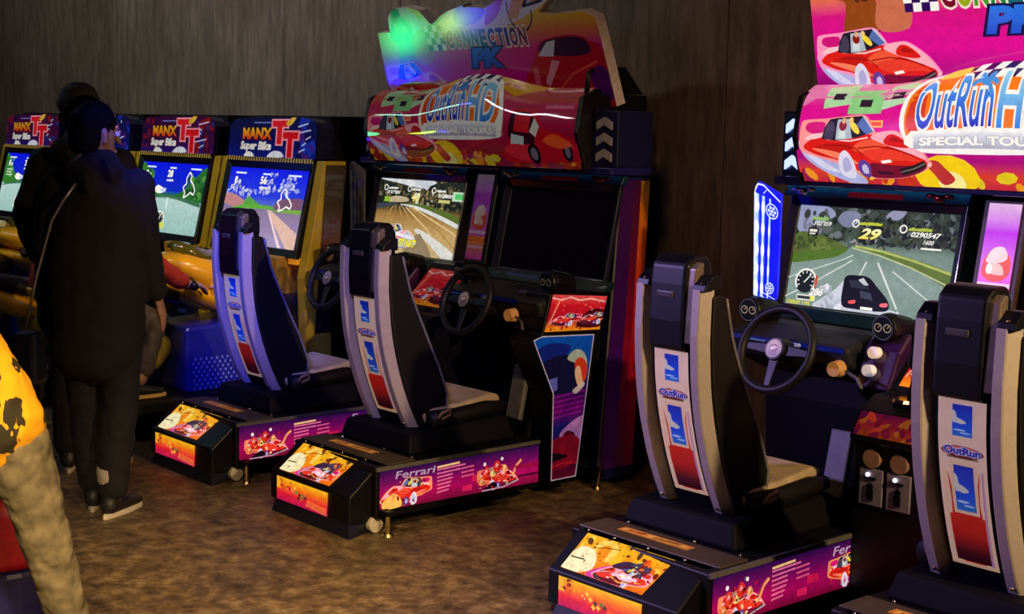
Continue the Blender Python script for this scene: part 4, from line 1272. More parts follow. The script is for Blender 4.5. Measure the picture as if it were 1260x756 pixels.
def clip_outline(tris, outline):
    """cut coloured triangles to a (possibly concave) outline by splitting the outline in triangles"""
    pieces = geometry.tessellate_polygon([[Vector((p[0], p[1], 0)) for p in outline]])
    res = []
    for l, pts, cols in tris:
        for pc in pieces:
            cp = [outline[i] for i in pc]
            ar = (cp[1][0]-cp[0][0])*(cp[2][1]-cp[0][1])-(cp[2][0]-cp[0][0])*(cp[1][1]-cp[0][1])
            if abs(ar) < 1e-6:
                continue
            if ar < 0:
                cp = cp[::-1]
            if max(p[0] for p in pts) <= min(p[0] for p in cp) or min(p[0] for p in pts) >= max(p[0] for p in cp):
                continue
            poly = list(zip(pts, cols))
            for i in range(3):
                a, b = cp[i], cp[(i+1) % 3]
                side = lambda p: (b[0]-a[0])*(p[1]-a[1])-(b[1]-a[1])*(p[0]-a[0])
                out = []
                for k in range(len(poly)):
                    p, q = poly[k], poly[(k+1) % len(poly)]
                    sp, sq = side(p[0]), side(q[0])
                    if sp >= 0:
                        out.append(p)
                    if (sp >= 0) != (sq >= 0):
                        t = sp/(sp-sq)
                        out.append(((p[0][0]+(q[0][0]-p[0][0])*t, p[0][1]+(q[0][1]-p[0][1])*t), lerp(p[1], q[1], t)))
                poly = out
                if len(poly) < 3:
                    break
            if len(poly) >= 3:
                for k in range(1, len(poly)-1):
                    res.append((l, [poly[0][0], poly[k][0], poly[k+1][0]], [poly[0][1], poly[k][1], poly[k+1][1]]))
    return res

racing_cabinet(-5.32, 'twin racing cabinet with a dim marquee, a white car screen and one dark screen', False, (art_white_car_screen(), None))
racing_cabinet(-2.55, 'twin racing cabinet with a bright pink marquee and a black car on its screen', True, (art_black_car_screen(), art_white_car_screen()))

# ------------------------------------------------------------------ driver's seats
def yb(z):
    pts = [(.29, 3.655), (.37, 3.605), (.44, 3.57), (.52, 3.537), (.6, 3.510), (.67, 3.490), (.74, 3.475), (.81, 3.464), (.95, 3.453), (1.1, 3.456), (1.25, 3.465)]
    for (za, ya), (zb, yb_) in zip(pts, pts[1:]):
        if z <= zb:
            return ya+(yb_-ya)*(z-za)/(zb-za)
    return pts[-1][1]

def racing_seat(cx, label, mirror):
    t = thing('racing_chair', label, 'arcade seat', (cx, 3.6, 0), 'racing seats')
    X = lambda v: cx+v
    b = MB()
    b.prism([(3.165, .045), (3.165, .158), (3.30, .268), (3.40, .268), (3.40, .045)], X(-.245), X(.325))
    b.hexa([(X(-.285), 3.31, .06), (X(.358), 3.27, .06), (X(.358), 3.27, .268), (X(-.285), 3.31, .268)],
           [(X(-.285), 4.15, .06), (X(.358), 4.15, .06), (X(.358), 4.15, .268), (X(-.285), 4.15, .268)])
    b.build('base_box', BLACK, t, bevel=.006)
    MB().hexa([(X(-.206), 3.145, 0), (X(.358), 3.145, 0), (X(.30), 3.30, 0), (X(-.206), 3.30, 0)],
              [(X(-.20), 3.165, .05), (X(.32), 3.165, .05), (X(.30), 3.29, .05), (X(-.20), 3.29, .05)]).build('skirt', mat('dark_skirt', (.008, .008, .02, 1), .4), t)
    MB().box(X(-.22), X(.25), 3.4, 4.12, .0, .06).build('plinth', DEEP, t)
    art_upper_box().build('upper_light_panel', t, LIT_BOX, quad_map((X(-.20), 3.182, .170), (X(.165), 3.182, .170), (X(.195), 3.300, .2665), (X(-.195), 3.300, .2665), .003))
    art_lower_box().build('lower_light_panel', t, LIT_BOX, quad_map((X(-.187), 3.163, .052), (X(.183), 3.163, .052), (X(.186), 3.163, .151), (X(-.187), 3.163, .151), .003))
    art_side(mirror).build('side_light_panel', t, print_mat('side_panel_glow', .85, .3, .3, .8), quad_map((X(.361), 3.285, .095), (X(.361), 4.14, .085), (X(.361), 4.14, .25), (X(.361), 3.285, .255), .002))
    MB().box(X(.355), X(.366), 3.27, 4.145, .255, .27).build('side_trim', GREY, t)
    MB().box(X(-.275), X(.345), 3.335, 3.475, .268, .275).build('deck_plate', mat('brown_deck_plate', (.10, .075, .05, 1), .4, .4), t, bevel=.002)
    A = Art(60, 9, s(236, 160, 60))
    A.rect(1, 1, 59, 8, s(200, 80, 30))
    A.rect(2, 1.8, 58, 7.2, s(252, 190, 90))
    A.scribble(6, 3, 16, 3, s(170, 30, 20))
    A.scribble(28, 3, 24, 2.6, s(120, 60, 20))
    A.build('sticker', t, print_mat('sticker', .12, .8, .4, .3), quad_map((X(-.15), 3.39, .275), (X(.16), 3.39, .275), (X(.16), 3.435, .275), (X(-.15), 3.435, .275), .001))
    MB().hexa([(X(-.24), 3.51, .268), (X(.26), 3.51, .268), (X(.26), 4.10, .268), (X(-.24), 4.10, .268)],
              [(X(-.22), 3.535, .35), (X(.23), 3.535, .35), (X(.22), 4.08, .37), (X(-.21), 4.08, .37)]).build('seat_riser', DEEP, t, bevel=.012)
    for bx, by in ((-.21, 3.318), (-.09, 3.318), (.06, 3.318), (.22, 3.318), (-.2, 3.5), (.1, 3.5), (.29, 3.5)):
        MB().ball((X(bx), by, .27), .006, 8, 6).build('bolt', CHROME, t, smooth=True)
    # rear levelling foot and caster
    f = MB().cyl((X(.40), 3.30, 0), (X(.40), 3.30, .010), .026, .02)
    f.cyl((X(.40), 3.30, .01), (X(.40), 3.30, .10), .009)
    f.build('levelling_foot', BRASS, t)
    MB().box(X(.33), X(.425), 3.28, 3.32, .085, .10).build('foot_bracket', DEEP, t)
    MB().cyl((X(.315), 3.285, .034), (X(.345), 3.285, .034), .033, n=16).build('caster', mat('pale_caster', (.5, .45, .38, 1), .4), t, bevel=.004)
    # seat back: two champagne posts, print between, black head box on top
    zs = [.325+(1.11-.325)*k/16 for k in range(17)]
    for sx in (-1, 1):
        rings = []
        for z in zs:
            w = .031-.003*(z-.325)/.785
            y0 = yb(z)-.012
            xc = X(sx*.122)
            prof = [(-w, .006), (-w+.005, .0), (.004, .0), (.0085, .0035), (w-.003, .034), (w, .040), (w, .046), (-w, .046)]
            rings.append([(xc+px, y0+py, z) for px, py in prof])
        MB().loft(rings).build('seat_post', SILVER, t)
        MB().prism([(yb(1.11)-.012, 1.105), (yb(1.11)-.005, 1.125), (yb(1.11)+.03, 1.155), (yb(1.11)+.07, 1.155), (yb(1.11)+.07, 1.105)], X(sx*.122-.027), X(sx*.122+.027)).build('post_cap', BLACK, t, bevel=.004)
        MB().ball((X(sx*.122), yb(1.12)+.004, 1.128), .006, 8, 6).build('cap_screw', BRASS, t, smooth=True)
        MB().ball((X(sx*.122-.01), yb(.37)-.013, .37), .006, 8, 6).build('post_screw', BRASS, t, smooth=True)
    art_seat_back().build('back_print', t, print_mat('seat_print_glow', .17, 1.0, .4, .3, .08), lambda u, v, d: (X(-.073+.146*u), yb(.405+.495*v)+.006-d, .405+.495*v), dv=4)  # plain print given a small glow in place of lamp light
    def ft(z):          # how far the side of the shell reaches forward of its back
        pts = [(.33, .06), (.37, .14), (.42, .20), (.49, .232), (.62, .226), (.77, .188), (.92, .135), (1.07, .09), (1.2, .06)]
        for (za, a), (zb, b_) in zip(pts, pts[1:]):
            if z <= zb:
                return a+(b_-a)*(z-za)/(zb-za)
        return .02
    hw = lambda z: .158+.012*min(1, max(0, (.9-z)/.4))
    sh = [[(X(-hw(z)), yb(z)+.026, z), (X(hw(z)), yb(z)+.026, z), (X(hw(z)), yb(z)+ft(z), z), (X(hw(z)*.8), yb(z)+ft(z)*.6+.014, z), (X(-hw(z)*.8), yb(z)+ft(z)*.6+.014, z), (X(-hw(z)), yb(z)+ft(z), z)] for z in [.335+.755*k/20 for k in range(21)]]
    MB().loft(sh).build('back_shell', SATIN, t, bevel=.008, seg=2)
    MB().loft([[(X(-.085), yb(z)+.010, z), (X(.085), yb(z)+.010, z), (X(.085), yb(z)+.04, z), (X(-.085), yb(z)+.04, z)] for z in [.34+.75*k/16 for k in range(17)]]).build('back_plate', DEEP, t)
    cu = MB()
    cu.loft([[(X(-.13), yb(z)+ft(z)*.6+.01, z), (X(.13), yb(z)+ft(z)*.6+.01, z), (X(.12), yb(z)+ft(z)*.6+.04, z), (X(-.12), yb(z)+ft(z)*.6+.04, z)] for z in [.43+.62*k/14 for k in range(15)]])
    cu.build('back_cushion', LEATHER, t, bevel=.012, seg=3)
    for sx in (-1, 1):
        MB().tube([(X(sx*hw(z)), yb(z)+ft(z), z) for z in [.40+.68*k/16 for k in range(17)]], .0055, 6).build('piping', mat('grey_piping', (.16, .16, .18, 1), .35), t, smooth=True)
    hd = MB()
    hd.prism([(yb(.9)-.012, .902), (yb(1.0)-.014, 1.0), (yb(1.1)-.012, 1.12), (3.45, 1.185), (3.485, 1.212), (3.555, 1.212), (3.58, 1.17), (3.575, .95), (3.50, .902)], X(-.088), X(.068))
    head = hd.build('headrest', BLACK, t, bevel=.014, seg=3)
    MB().prism([(yb(.91)-.006, .93), (yb(1.0)-.004, 1.0), (yb(1.1), 1.12), (3.462, 1.175), (3.49, 1.195), (3.50, 1.19), (3.50, .93)], X(.062), X(.098)).build('headrest_lit_side', mat('bronze_brown', (.19, .15, .11, 1), .35, .3), head, bevel=.01, seg=3)  # gold lamp light on the headrest's right side, put in as a part
    MB().box(X(-.05), X(.02), yb(1.09)-.018, yb(1.09)-.004, 1.075, 1.095).build('headrest_slot', mat('slot_rim', (.12, .11, .12, 1), .3, .5), head, bevel=.003)
    # seat cushion
    MB().prism([(3.66, .365), (3.64, .41), (3.70, .432), (3.86, .438), (4.03, .462), (4.075, .45), (4.08, .40), (4.04, .37)], X(-.178), X(.178)).build('seat_cushion', TAN, t, bevel=.016, seg=3, label='warm-lit tan seat cushion')
    for sx in (-1, 1):
        MB().tube([(X(sx*.195), 3.66, .385), (X(sx*.20), 3.80, .39), (X(sx*.20), 3.97, .405), (X(sx*.185), 4.08, .40)], [.042, .036, .034, .026], 12).build('seat_bolster', SATIN, t, smooth=True)
    MB().tube([(X(.235), 3.68, .40), (X(.25), 3.69, .425), (X(.25), 3.73, .435), (X(.24), 3.74, .41), (X(.235), 3.70, .395)], .007, 6).build('belt_loop', mat('tan_webbing', (.4, .28, .14, 1), .7), t, smooth=True)
    return t

seatA = racing_seat(-5.85, 'blue-lit racing seat next to the yellow motorbike cabinets', True)
seatB = racing_seat(-4.79, 'racing seat in front of the switched-off dark screen', False)
copy_tree(seatA, (-3.08, 3.6, 0), 'racing seat facing the screen with the black car')
copy_tree(seatB, (-2.02, 3.6, 0), 'largest racing seat, nearest to the camera and cut off by the frame')

# ------------------------------------------------------------------ motorbike cabinets
def art_bike_marquee(v):
    A = Art(100, 26)
    if v:
        A.bands(0, 100, [(0, s(20, 30, 130)), (10, s(16, 20, 90)), (26, s(20, 26, 70))])
        mottle(A, 72, 0, 100, 26, 26, [s(30, 50, 170), s(20, 20, 70), s(70, 30, 120)], 2, 5)
    else:
        A.bands(0, 100, [(0, s(40, 20, 120)), (8, s(60, 16, 60)), (26, s(60, 14, 60))])
        mottle(A, 0, 4, 30, 26, 26, [s(120, 20, 40), s(60, 10, 50), s(30, 16, 60)], 2, 5)
        mottle(A, 72, 2, 100, 26, 26, [s(130, 20, 30), s(40, 40, 110), s(70, 14, 50)], 2, 5)
    for k in range(5):
        A.line([(78+random.uniform(0, 14), 4+k*4), (82+random.uniform(0, 14), 6+k*4)], .9, s(190, 200, 240))
    A.rect(34, 22.4, 58, 23.2, s(120, 130, 200))
    A.text('MANX', 20, 12, 7, s(250, 190, 30), s(60, 8, 20), .05, 0, .05, width=36, c2=s(220, 30, 20))
    A.text('T', 56, 10, 13, s(226, 30, 40), s(250, 160, 170), .06, 0, .06, width=16)
    A.text('T', 68, 1.5, 14, s(216, 20, 30), s(250, 150, 160), .06, 0, .06, width=15)
    A.smooth([(70, 22), (76, 26), (80, 26), (75, 21)], s(236, 190, 60))
    A.text('Super Bike', 18, 5, 5, s(250, 245, 235), s(60, 50, 90), .03, .15, .05, width=38)
    A.smooth([(24, 0), (27, 3), (33, 3), (36, 0)], WHITE)
    A.smooth([(52, 0), (58, 4), (66, 4), (70, 1), (64, 0)], s(236, 236, 250))
    return A

def bike_cabinet(cx, label, v):
    t = thing('motorbike_cabinet', label, 'arcade machine', (cx, 4.4, 0), 'motorbike cabinets in a row')
    X = lambda q: cx+q
    MB().prism([(4.36, .02), (4.36, .9), (4.42, 1.66), (4.86, 1.66), (4.86, .02)], X(-.42), X(.42)).build('cabinet_body', DEEP, t, bevel=.01)
    # marquee with rounded shoulders
    ol = [(0, 0), (0, .72), (.02, .86), (.07, .96), (.14, 1), (.86, 1), (.93, .97), (.98, .88), (1, .74), (1, 0)]
    def mq(u, w, d):
        bul = 1-(2*u-1)**2
        return (X(-.45+.9*u), 4.30-.03*bul-d+.02*w, 1.428+w*(.212+.012*u))
    n = len(ol)
    us = [k/10 for k in range(11)]
    A = art_bike_marquee(v)
    A.t = clip_outline(A.t, [(u*100, w*26) for u, w in ol])
    A.build('marquee', t, print_mat('bike_marquee_glow', .55, .3, .12, 1.0), mq, du=10)
    MB().add([mq(u, w, -.004) for u, w in ol]+[(X(-.45+.9*u), 4.42, 1.428+w*.216) for u, w in ol],
             [tuple(range(2*n-1, n-1, -1))]+[(i, (i+1) % n, (i+1) % n+n, i+n) for i in range(n)]).build('marquee_box', NAVY, t)
    A = Art(100, 3, s(20, 16, 20))
    for k in range(34):
        A.poly([(k*3, 0), (k*3+1.5, 0), (k*3+2.6, 3), (k*3+1.1, 3)], s(206, 170, 70))
    A.build('hazard_strip', t, print_mat('hazard', .35, .6, .4, .3), quad_map((X(-.45), 4.29, 1.404), (X(.45), 4.29, 1.404), (X(.45), 4.29, 1.428), (X(-.45), 4.29, 1.428), .003))
    dy = .1/.44
    q = lambda pad: [(X(-.405-pad), 4.2-pad*dy, .94-pad), (X(.40+pad), 4.2-pad*dy, .94-pad), (X(.40+pad), 4.30+pad*dy, 1.362+pad), (X(-.405-pad), 4.30+pad*dy, 1.362+pad)]
    o, i = q(.045), q(0)
    fr = MB()
    for k in range(4):
        j = (k+1) % 4
        a, b, c, d = (Vector(p) for p in (o[k], o[j], i[j], i[k]))
        nn = Vector((0, -.97, .22))*.015
        fr.hexa([a-nn, b-nn, c-nn, d-nn], [a+nn, b+nn, c, d])
    fr.build('screen_frame', BLACK, t, bevel=.003)
    art_bike_screen(v).build('screen', t, SCREEN, quad_map(*i))
    MB().prism([(4.22, .90), (4.32, 1.405), (4.40, 1.41), (4.36, .9)], X(-.44), X(.44)).build('screen_back', DEEP, t)
    for sx in (-1, 1):
        MB().prism([(4.31, 1.42), (4.185, .80), (4.205, .20), (4.36, .20), (4.36, .80), (4.45, 1.42)], X(sx*.452), X(sx*.525)).build('side_column', YELLOW, t, bevel=.004)
        A = Art(10, 100)
        A.bands(0, 10, [(0, s(14, 4, 14)), (40, s(30, 6, 24)), (55, s(84, 8, 28)), (75, s(44, 14, 12)), (100, s(70, 54, 10))])
        xx = X(sx*.526)
        qd = [(xx, 4.25, .5), (xx, 4.36, .5), (xx, 4.45, 1.40), (xx, 4.32, 1.40)]
        if sx < 0:
            qd = [qd[1], qd[0], qd[3], qd[2]]
        A.build('column_sticker', t, INK_GLOW, quad_map(*qd))
    MB().prism([(4.14, .70), (4.12, .90), (4.20, .905), (4.36, .85), (4.36, .70)], X(.17), X(.35)).build('coin_box', mat('ochre_box', (.30, .17, .015, 1), .45), t, bevel=.006)
    MB().box(X(-.30), X(.02), 4.15, 4.24, .885, .90).build('lower_rail', mat('bronze_brown', (.19, .15, .11, 1)), t, bevel=.003)
    MB().box(X(.36), X(.44), 4.19, 4.30, .865, .90).build('bezel_glow', mat('bezel_glow', (.6, .3, .02, 1), .5, emit=s(220, 130, 20), strength=.5), t)  # screen light on the right bezel, put in as a glowing block
    MB().prism([(4.18, .02), (4.17, .70), (4.36, .70), (4.36, .02)], X(-.44), X(.44)).build('lower_front', mat('dark_navy_panel', (.006, .007, .03, 1), .4), t)
    for k in range(4):
        MB().box(X(.12), X(.34), 4.158, 4.172, .42+k*.06, .44+k*.06).build('vent_slat', mat('blue_slats', (.02, .04, .2, 1), .3), t)
    return t

bike_cabinet(-6.85, 'motorbike cabinet with the village road screen, beside the twin racing cabinet', 1)
bike_cabinet(-7.92, 'motorbike cabinet with a forest road screen, right of the standing people', 0)
bike_cabinet(-8.99, 'motorbike cabinet almost hidden behind the standing people', 1)
bike_cabinet(-10.06, 'motorbike cabinet at the far left end of the row', 0)

def arcade_bike(cx, label):
    t = thing('arcade_motorbike', label, 'motorbike', (cx, 3.6, 0), 'ride-on motorbikes')
    X = lambda q: cx+q
    MB().box(X(-.30), X(.30), 3.28, 4.16, .03, .195).build('deck', SATIN, t, bevel=.012)
    MB().box(X(-.25), X(.25), 3.32, 4.12, 0, .03).build('deck_foot', DEEP, t)
    A = Art(40, 10, s(12, 12, 18))
    A.ring(26, 5, 3, .6, s(80, 80, 110))
    A.build('deck_badge', t, INK, quad_map((X(.301), 3.36, .06), (X(.301), 3.8, .06), (X(.301), 3.8, .17), (X(.301), 3.36, .17), .002))
    def ring(y, zc, rx, rz, n=14, pw=.8):
        return [(X(rx*math.copysign(abs(math.cos(a*2*PI/n))**pw, math.cos(a*2*PI/n))), y, zc+rz*math.copysign(abs(math.sin(a*2*PI/n))**pw, math.sin(a*2*PI/n))) for a in range(n)]
    # tall nose cowl flaring to both sides
    MB().loft([ring(3.56, .875, .05, .01), ring(3.62, .87, .17, .045), ring(3.72, .84, .22, .085), ring(3.84, .79, .24, .11), ring(3.96, .78, .22, .12), ring(4.08, .80, .13, .09), ring(4.14, .80, .05, .04)]).build('nose_cowl', FAIRING, t, smooth=True)
    MB().loft([ring(3.60, .76, .10, .02), ring(3.70, .73, .20, .05), ring(3.86, .68, .21, .08), ring(4.0, .66, .16, .07), ring(4.1, .68, .06, .04)]).build('lower_cowl', FAIRING, t, smooth=True)
    MB().loft([[(X(-w), y, z), (X(-w*.5), y, z+.05), (X(0), y, z+.07), (X(w*.5), y, z+.05), (X(w), y, z), (X(0), y, z-.01)] for y, z, w in ((3.70, .915, .10), (3.78, .90, .15), (3.90, .87, .14))]).build('windscreen', mat('olive_screen', (.10, .09, .01, 1), .12, coat=1), t, smooth=True)
    MB().box(X(.205), X(.245), 3.80, 3.93, .745, .752).build('cowl_stripe', mat('white_stripe', (.7, .66, .55, 1), .4), t)
    MB().loft([ring(3.30, .47, .05, .06), ring(3.36, .44, .13, .11), ring(3.46, .42, .16, .135), ring(3.56, .41, .15, .11), ring(3.64, .42, .08, .06)]).build('belly_fairing', mat('olive_yellow_fairing', (.30, .22, .015, 1), .35, coat=.4), t, smooth=True)
    MB().cyl((X(.145), 3.50, .44), (X(.172), 3.50, .44), .022, n=14).build('fairing_vent', DEEP, t)
    MB().loft([ring(3.55, .62, .10, .06), ring(3.66, .68, .14, .09), ring(3.50, .70, .13, .07), ring(3.40, .66, .10, .05)]).build('tank', mat('black_tank', (.01, .01, .015, 1), .2, coat=.6), t, smooth=True)
    MB().loft([ring(2.98, .74, .06, .03), ring(3.10, .70, .11, .05), ring(3.28, .66, .12, .06), ring(3.44, .64, .10, .05)]).build('saddle', LEATHER, t, smooth=True)
    MB().loft([ring(2.90, .76, .03, .02), ring(3.05, .66, .10, .05), ring(3.25, .56, .12, .07), ring(3.4, .52, .10, .07)]).build('tail_cowl', FAIRING, t, smooth=True)
    MB().tube([(X(-.30), 3.66, .77), (X(-.12), 3.72, .80), (X(.12), 3.72, .80), (X(.30), 3.66, .77)], .014, 8).build('handlebar', BLACK, t, smooth=True)
    for sx in (-1, 1):
        MB().tube([(X(sx*.20), 3.69, .785), (X(sx*.31), 3.655, .765)], .021, 10).build('grip', BLACK, t, smooth=True)
        MB().tube([(X(sx*.16), 3.33, .225), (X(sx*.30), 3.33, .225)], .016, 8).build('foot_rest', GREY, t)
    # blue perforated pedestal
    ped = MB().hexa([(X(-.24), 3.64, .195), (X(.24), 3.64, .195), (X(.24), 4.12, .195), (X(-.24), 4.12, .195)],
                    [(X(-.20), 3.66, .54), (X(.20), 3.66, .54), (X(.20), 4.10, .56), (X(-.20), 4.10, .56)]).build('pedestal', mat('blue_pedestal', (.012, .016, .16, 1), .35, coat=.3), t, bevel=.02)
    dots = MB()
    for j in range(8):
        for k in range(13):
            z = .215+j*.022
            y = 3.69+k*.032+(.016 if j % 2 else 0)
            xx = X(.24-.04*(z-.195)/.345+.0025)
            dots.add([(xx, y-.005, z-.007), (xx, y+.005, z-.007), (xx, y+.005, z+.007), (xx, y-.005, z+.007)], [(0, 1, 2, 3)])
    dots.build('perforation', mat('pale_perforation', (.22, .26, .5, 1), .5), ped, kind='stuff')
    return t

bikeA = arcade_bike(-6.85, 'yellow ride-on motorbike with a rider in a red jacket')
for cx, lb in ((-7.92, 'riderless yellow motorbike behind the ridden one'), (-8.99, 'yellow motorbike hidden behind the standing people'), (-10.06, 'yellow motorbike at the far left end')):
    copy_tree(bikeA, (cx, 3.6, 0), lb)

# ------------------------------------------------------------------ people
def capsule(mb, pts, n=12, flat=1.0, ref=(1, 0, 0)):
    """pts: (x, y, z, r) or (x, y, z, rx, ry): a rounded limb through the points"""
    P = [Vector(p[:3]) for p in pts]
    rr = [(p[3], p[4] if len(p) > 4 else p[3]*flat) for p in pts]
    rings = []
    k = len(P)
    for i in range(k):
        tg = (P[min(i+1, k-1)]-P[max(i-1, 0)]).normalized()
        a = Vector(ref)
        a = a-tg*a.dot(tg)
        if a.length < .15:
            a = Vector((0, 1, 0))-tg*tg.y
        a.normalize()
        b = tg.cross(a)
        def ring(c, sa, sb):
            return [c+a*sa*math.cos(q*2*PI/n)+b*sb*math.sin(q*2*PI/n) for q in range(n)]
        ra, rb = rr[i]
        m_ = min(ra, rb)
        if i == 0:
            rings += [ring(P[0]-tg*m_*.8, ra*.35, rb*.35), ring(P[0]-tg*m_*.5, ra*.78, rb*.78)]
        rings.append(ring(P[i], ra, rb))
        if i == k-1:
            rings += [ring(P[i]+tg*m_*.5, ra*.78, rb*.78), ring(P[i]+tg*m_*.8, ra*.35, rb*.35)]
    mb.loft(rings)

def fuse(mb, name, m, parent, voxel=.009, folds=0, fscale=.12, smooth=3):
    o = mb.build(name, m, parent, smooth=True)
    r = o.modifiers.new('fuse', 'REMESH')
    r.mode = 'VOXEL'
    r.voxel_size = voxel
    r.use_smooth_shade = True
    sm = o.modifiers.new('soften', 'SMOOTH')
    sm.iterations = smooth
    sm.factor = .5
    if folds:
        tx = bpy.data.textures.get('cloth_folds_%s' % name) or bpy.data.textures.new('cloth_folds_%s' % name, 'CLOUDS')
        tx.noise_scale = fscale
        d = o.modifiers.new('folds', 'DISPLACE')
        d.texture = tx
        d.strength = folds
        d.mid_level = .5
    return o

def hand(mb, w, d, nrm, side, sc=1.0, curl=.5):
    """w wrist, d direction of the fingers, nrm back of the hand, side: direction of the thumb"""
    w, d, nrm, side = (Vector(v).normalized() if i else Vector(v) for i, v in enumerate((w, d, nrm, side)))
    p = [(*(w+d*a*sc), r*sc, r*.45*sc) for a, r in ((0, .026), (.03, .036), (.07, .041), (.092, .038))]
    capsule(mb, p, 10, ref=tuple(side))
    for k, (off, ln) in enumerate(((.029, .07), (.010, .08), (-.010, .075), (-.028, .058))):
        b = w+d*.088*sc+side*off*sc
        dd = d.copy()
        pts = [(*b, .0095*sc)]
        q = b
        for j, f in enumerate((.45, .32, .23)):
            dd = (dd-nrm*curl*(.35+.25*j)).normalized()
            q = q+dd*ln*f*sc
            pts.append((*q, (.009-.001*j)*sc))
        capsule(mb, pts, 8)
    b = w+d*.03*sc+side*.03*sc
    q = b+(side*.8+d*.6-nrm*.3).normalized()*.035*sc
    q2 = q+(side*.25+d*.9-nrm*.4).normalized()*.03*sc
    capsule(mb, [(*b, .014*sc), (*q, .0115*sc), (*q2, .009*sc)], 8)

def head(mb, c, f, sc=1.0):
    """skull, jaw, nose, ears, lips; f is where the face looks"""
    c = Vector(c)
    f = Vector(f).normalized()
    up = Vector((0, 0, 1))
    r = f.cross(up).normalized()
    up = r.cross(f)
    P = lambda a, b, h: c+r*a*sc+f*b*sc+up*h*sc
    capsule(mb, [(*P(0, -.02, .035), .077*sc, .088*sc), (*P(0, .0, -.02), .072*sc, .085*sc), (*P(0, .025, -.075), .05*sc, .06*sc), (*P(0, .04, -.10), .03*sc, .035*sc)], 14, ref=tuple(r))
    capsule(mb, [(*P(0, .085, .015), .009*sc), (*P(0, .108, -.022), .014*sc)], 8)
    capsule(mb, [(*P(-.02, .085, -.06), .008*sc), (*P(.02, .085, -.06), .008*sc)], 8)
    for e in (-1, 1):
        capsule(mb, [(*P(e*.078, -.005, .015), .012*sc, .02*sc), (*P(e*.078, .0, -.03), .009*sc, .013*sc)], 8)
        capsule(mb, [(*P(e*.02, .083, .03), .007*sc), (*P(e*.045, .075, .032), .007*sc)], 6)
    capsule(mb, [(*P(0, -.02, -.06), .054*sc), (*P(0, -.035, -.17), .058*sc)], 12)
    return P

def eyes(P, parent, sc=1.0):
    for e in (-1, 1):
        MB().ball(P(e*.032, .079, .008), .011*sc, 10, 8).build('eye', mat('eye_white', (.6, .58, .55, 1), .2), parent, smooth=True)
        MB().ball(P(e*.032, .0875, .008), .005*sc, 8, 6).build('iris', mat('dark_iris', (.02, .012, .008, 1), .15), parent, smooth=True)

def hair(c, f, m, parent, sc=1.0, long=0.0, name='hair'):
    c = Vector(c)
    f = Vector(f).normalized()
    h = MB()
    capsule(h, [(*(c+f*.015*sc+Vector((0, 0, .065))*sc), .075*sc, .085*sc), (*(c-f*.03*sc+Vector((0, 0, .03))*sc), .086*sc, .09*sc), (*(c-f*.05*sc+Vector((0, 0, -.04-long))*sc), .074*sc, .06*sc)], 14, ref=tuple(f.cross(Vector((0, 0, 1)))))
    return fuse(h, name, m, parent, .01, .012, .03)

def shoe(heel, d, m, parent, solem, sc=1.0, name='shoe'):
    heel = Vector(heel)
    d = Vector(d).normalized()
    r = d.cross(Vector((0, 0, 1)))
    b = MB()
    P = lambda a, z: heel+d*a*sc+Vector((0, 0, z*sc))
    capsule(b, [(*P(.03, .055), .036*sc, .04*sc), (*P(.10, .05), .037*sc, .036*sc), (*P(.17, .042), .04*sc, .026*sc), (*P(.235, .036), .034*sc, .02*sc)], 12, ref=tuple(r))
    capsule(b, [(*P(.04, .06), .036*sc), (*P(.045, .11), .036*sc)], 12)
    o = fuse(b, name, m, parent, .007)
    so = MB()
    n = 20
    ring = []
    for k in range(n):
        a = 2*PI*k/n
        u = .13+.138*math.cos(a)
        w = (.033+.009*math.cos(a+PI*.0))*math.sin(a)
        ring.append((u, w))
    so.loft([[heel+d*u*sc+r*w*sc+Vector((0, 0, z)) for u, w in ring] for z in (.0, .022*sc)])
    so.build('sole', solem, o, bevel=.004)
    return o

def rotz(o, a):
    o.rotation_euler = (0, 0, a)

SKIN = mat('skin', (.36, .20, .14, 1), .5)
COAT = mat('dark_navy_coat', (.0013, .001, .0065, 1), .85)
TROUSER = mat('dark_trousers', (.0015, .0012, .007, 1), .85)
HAIR = mat('black_hair', (.003, .0026, .003, 1), .8, spec=.1)
SHOEM = mat('black_shoe', (.012, .011, .013, 1), .5)
SOLEW = mat('white_sole', (.55, .48, .42, 1), .5)
VIEW = math.radians(48.3)

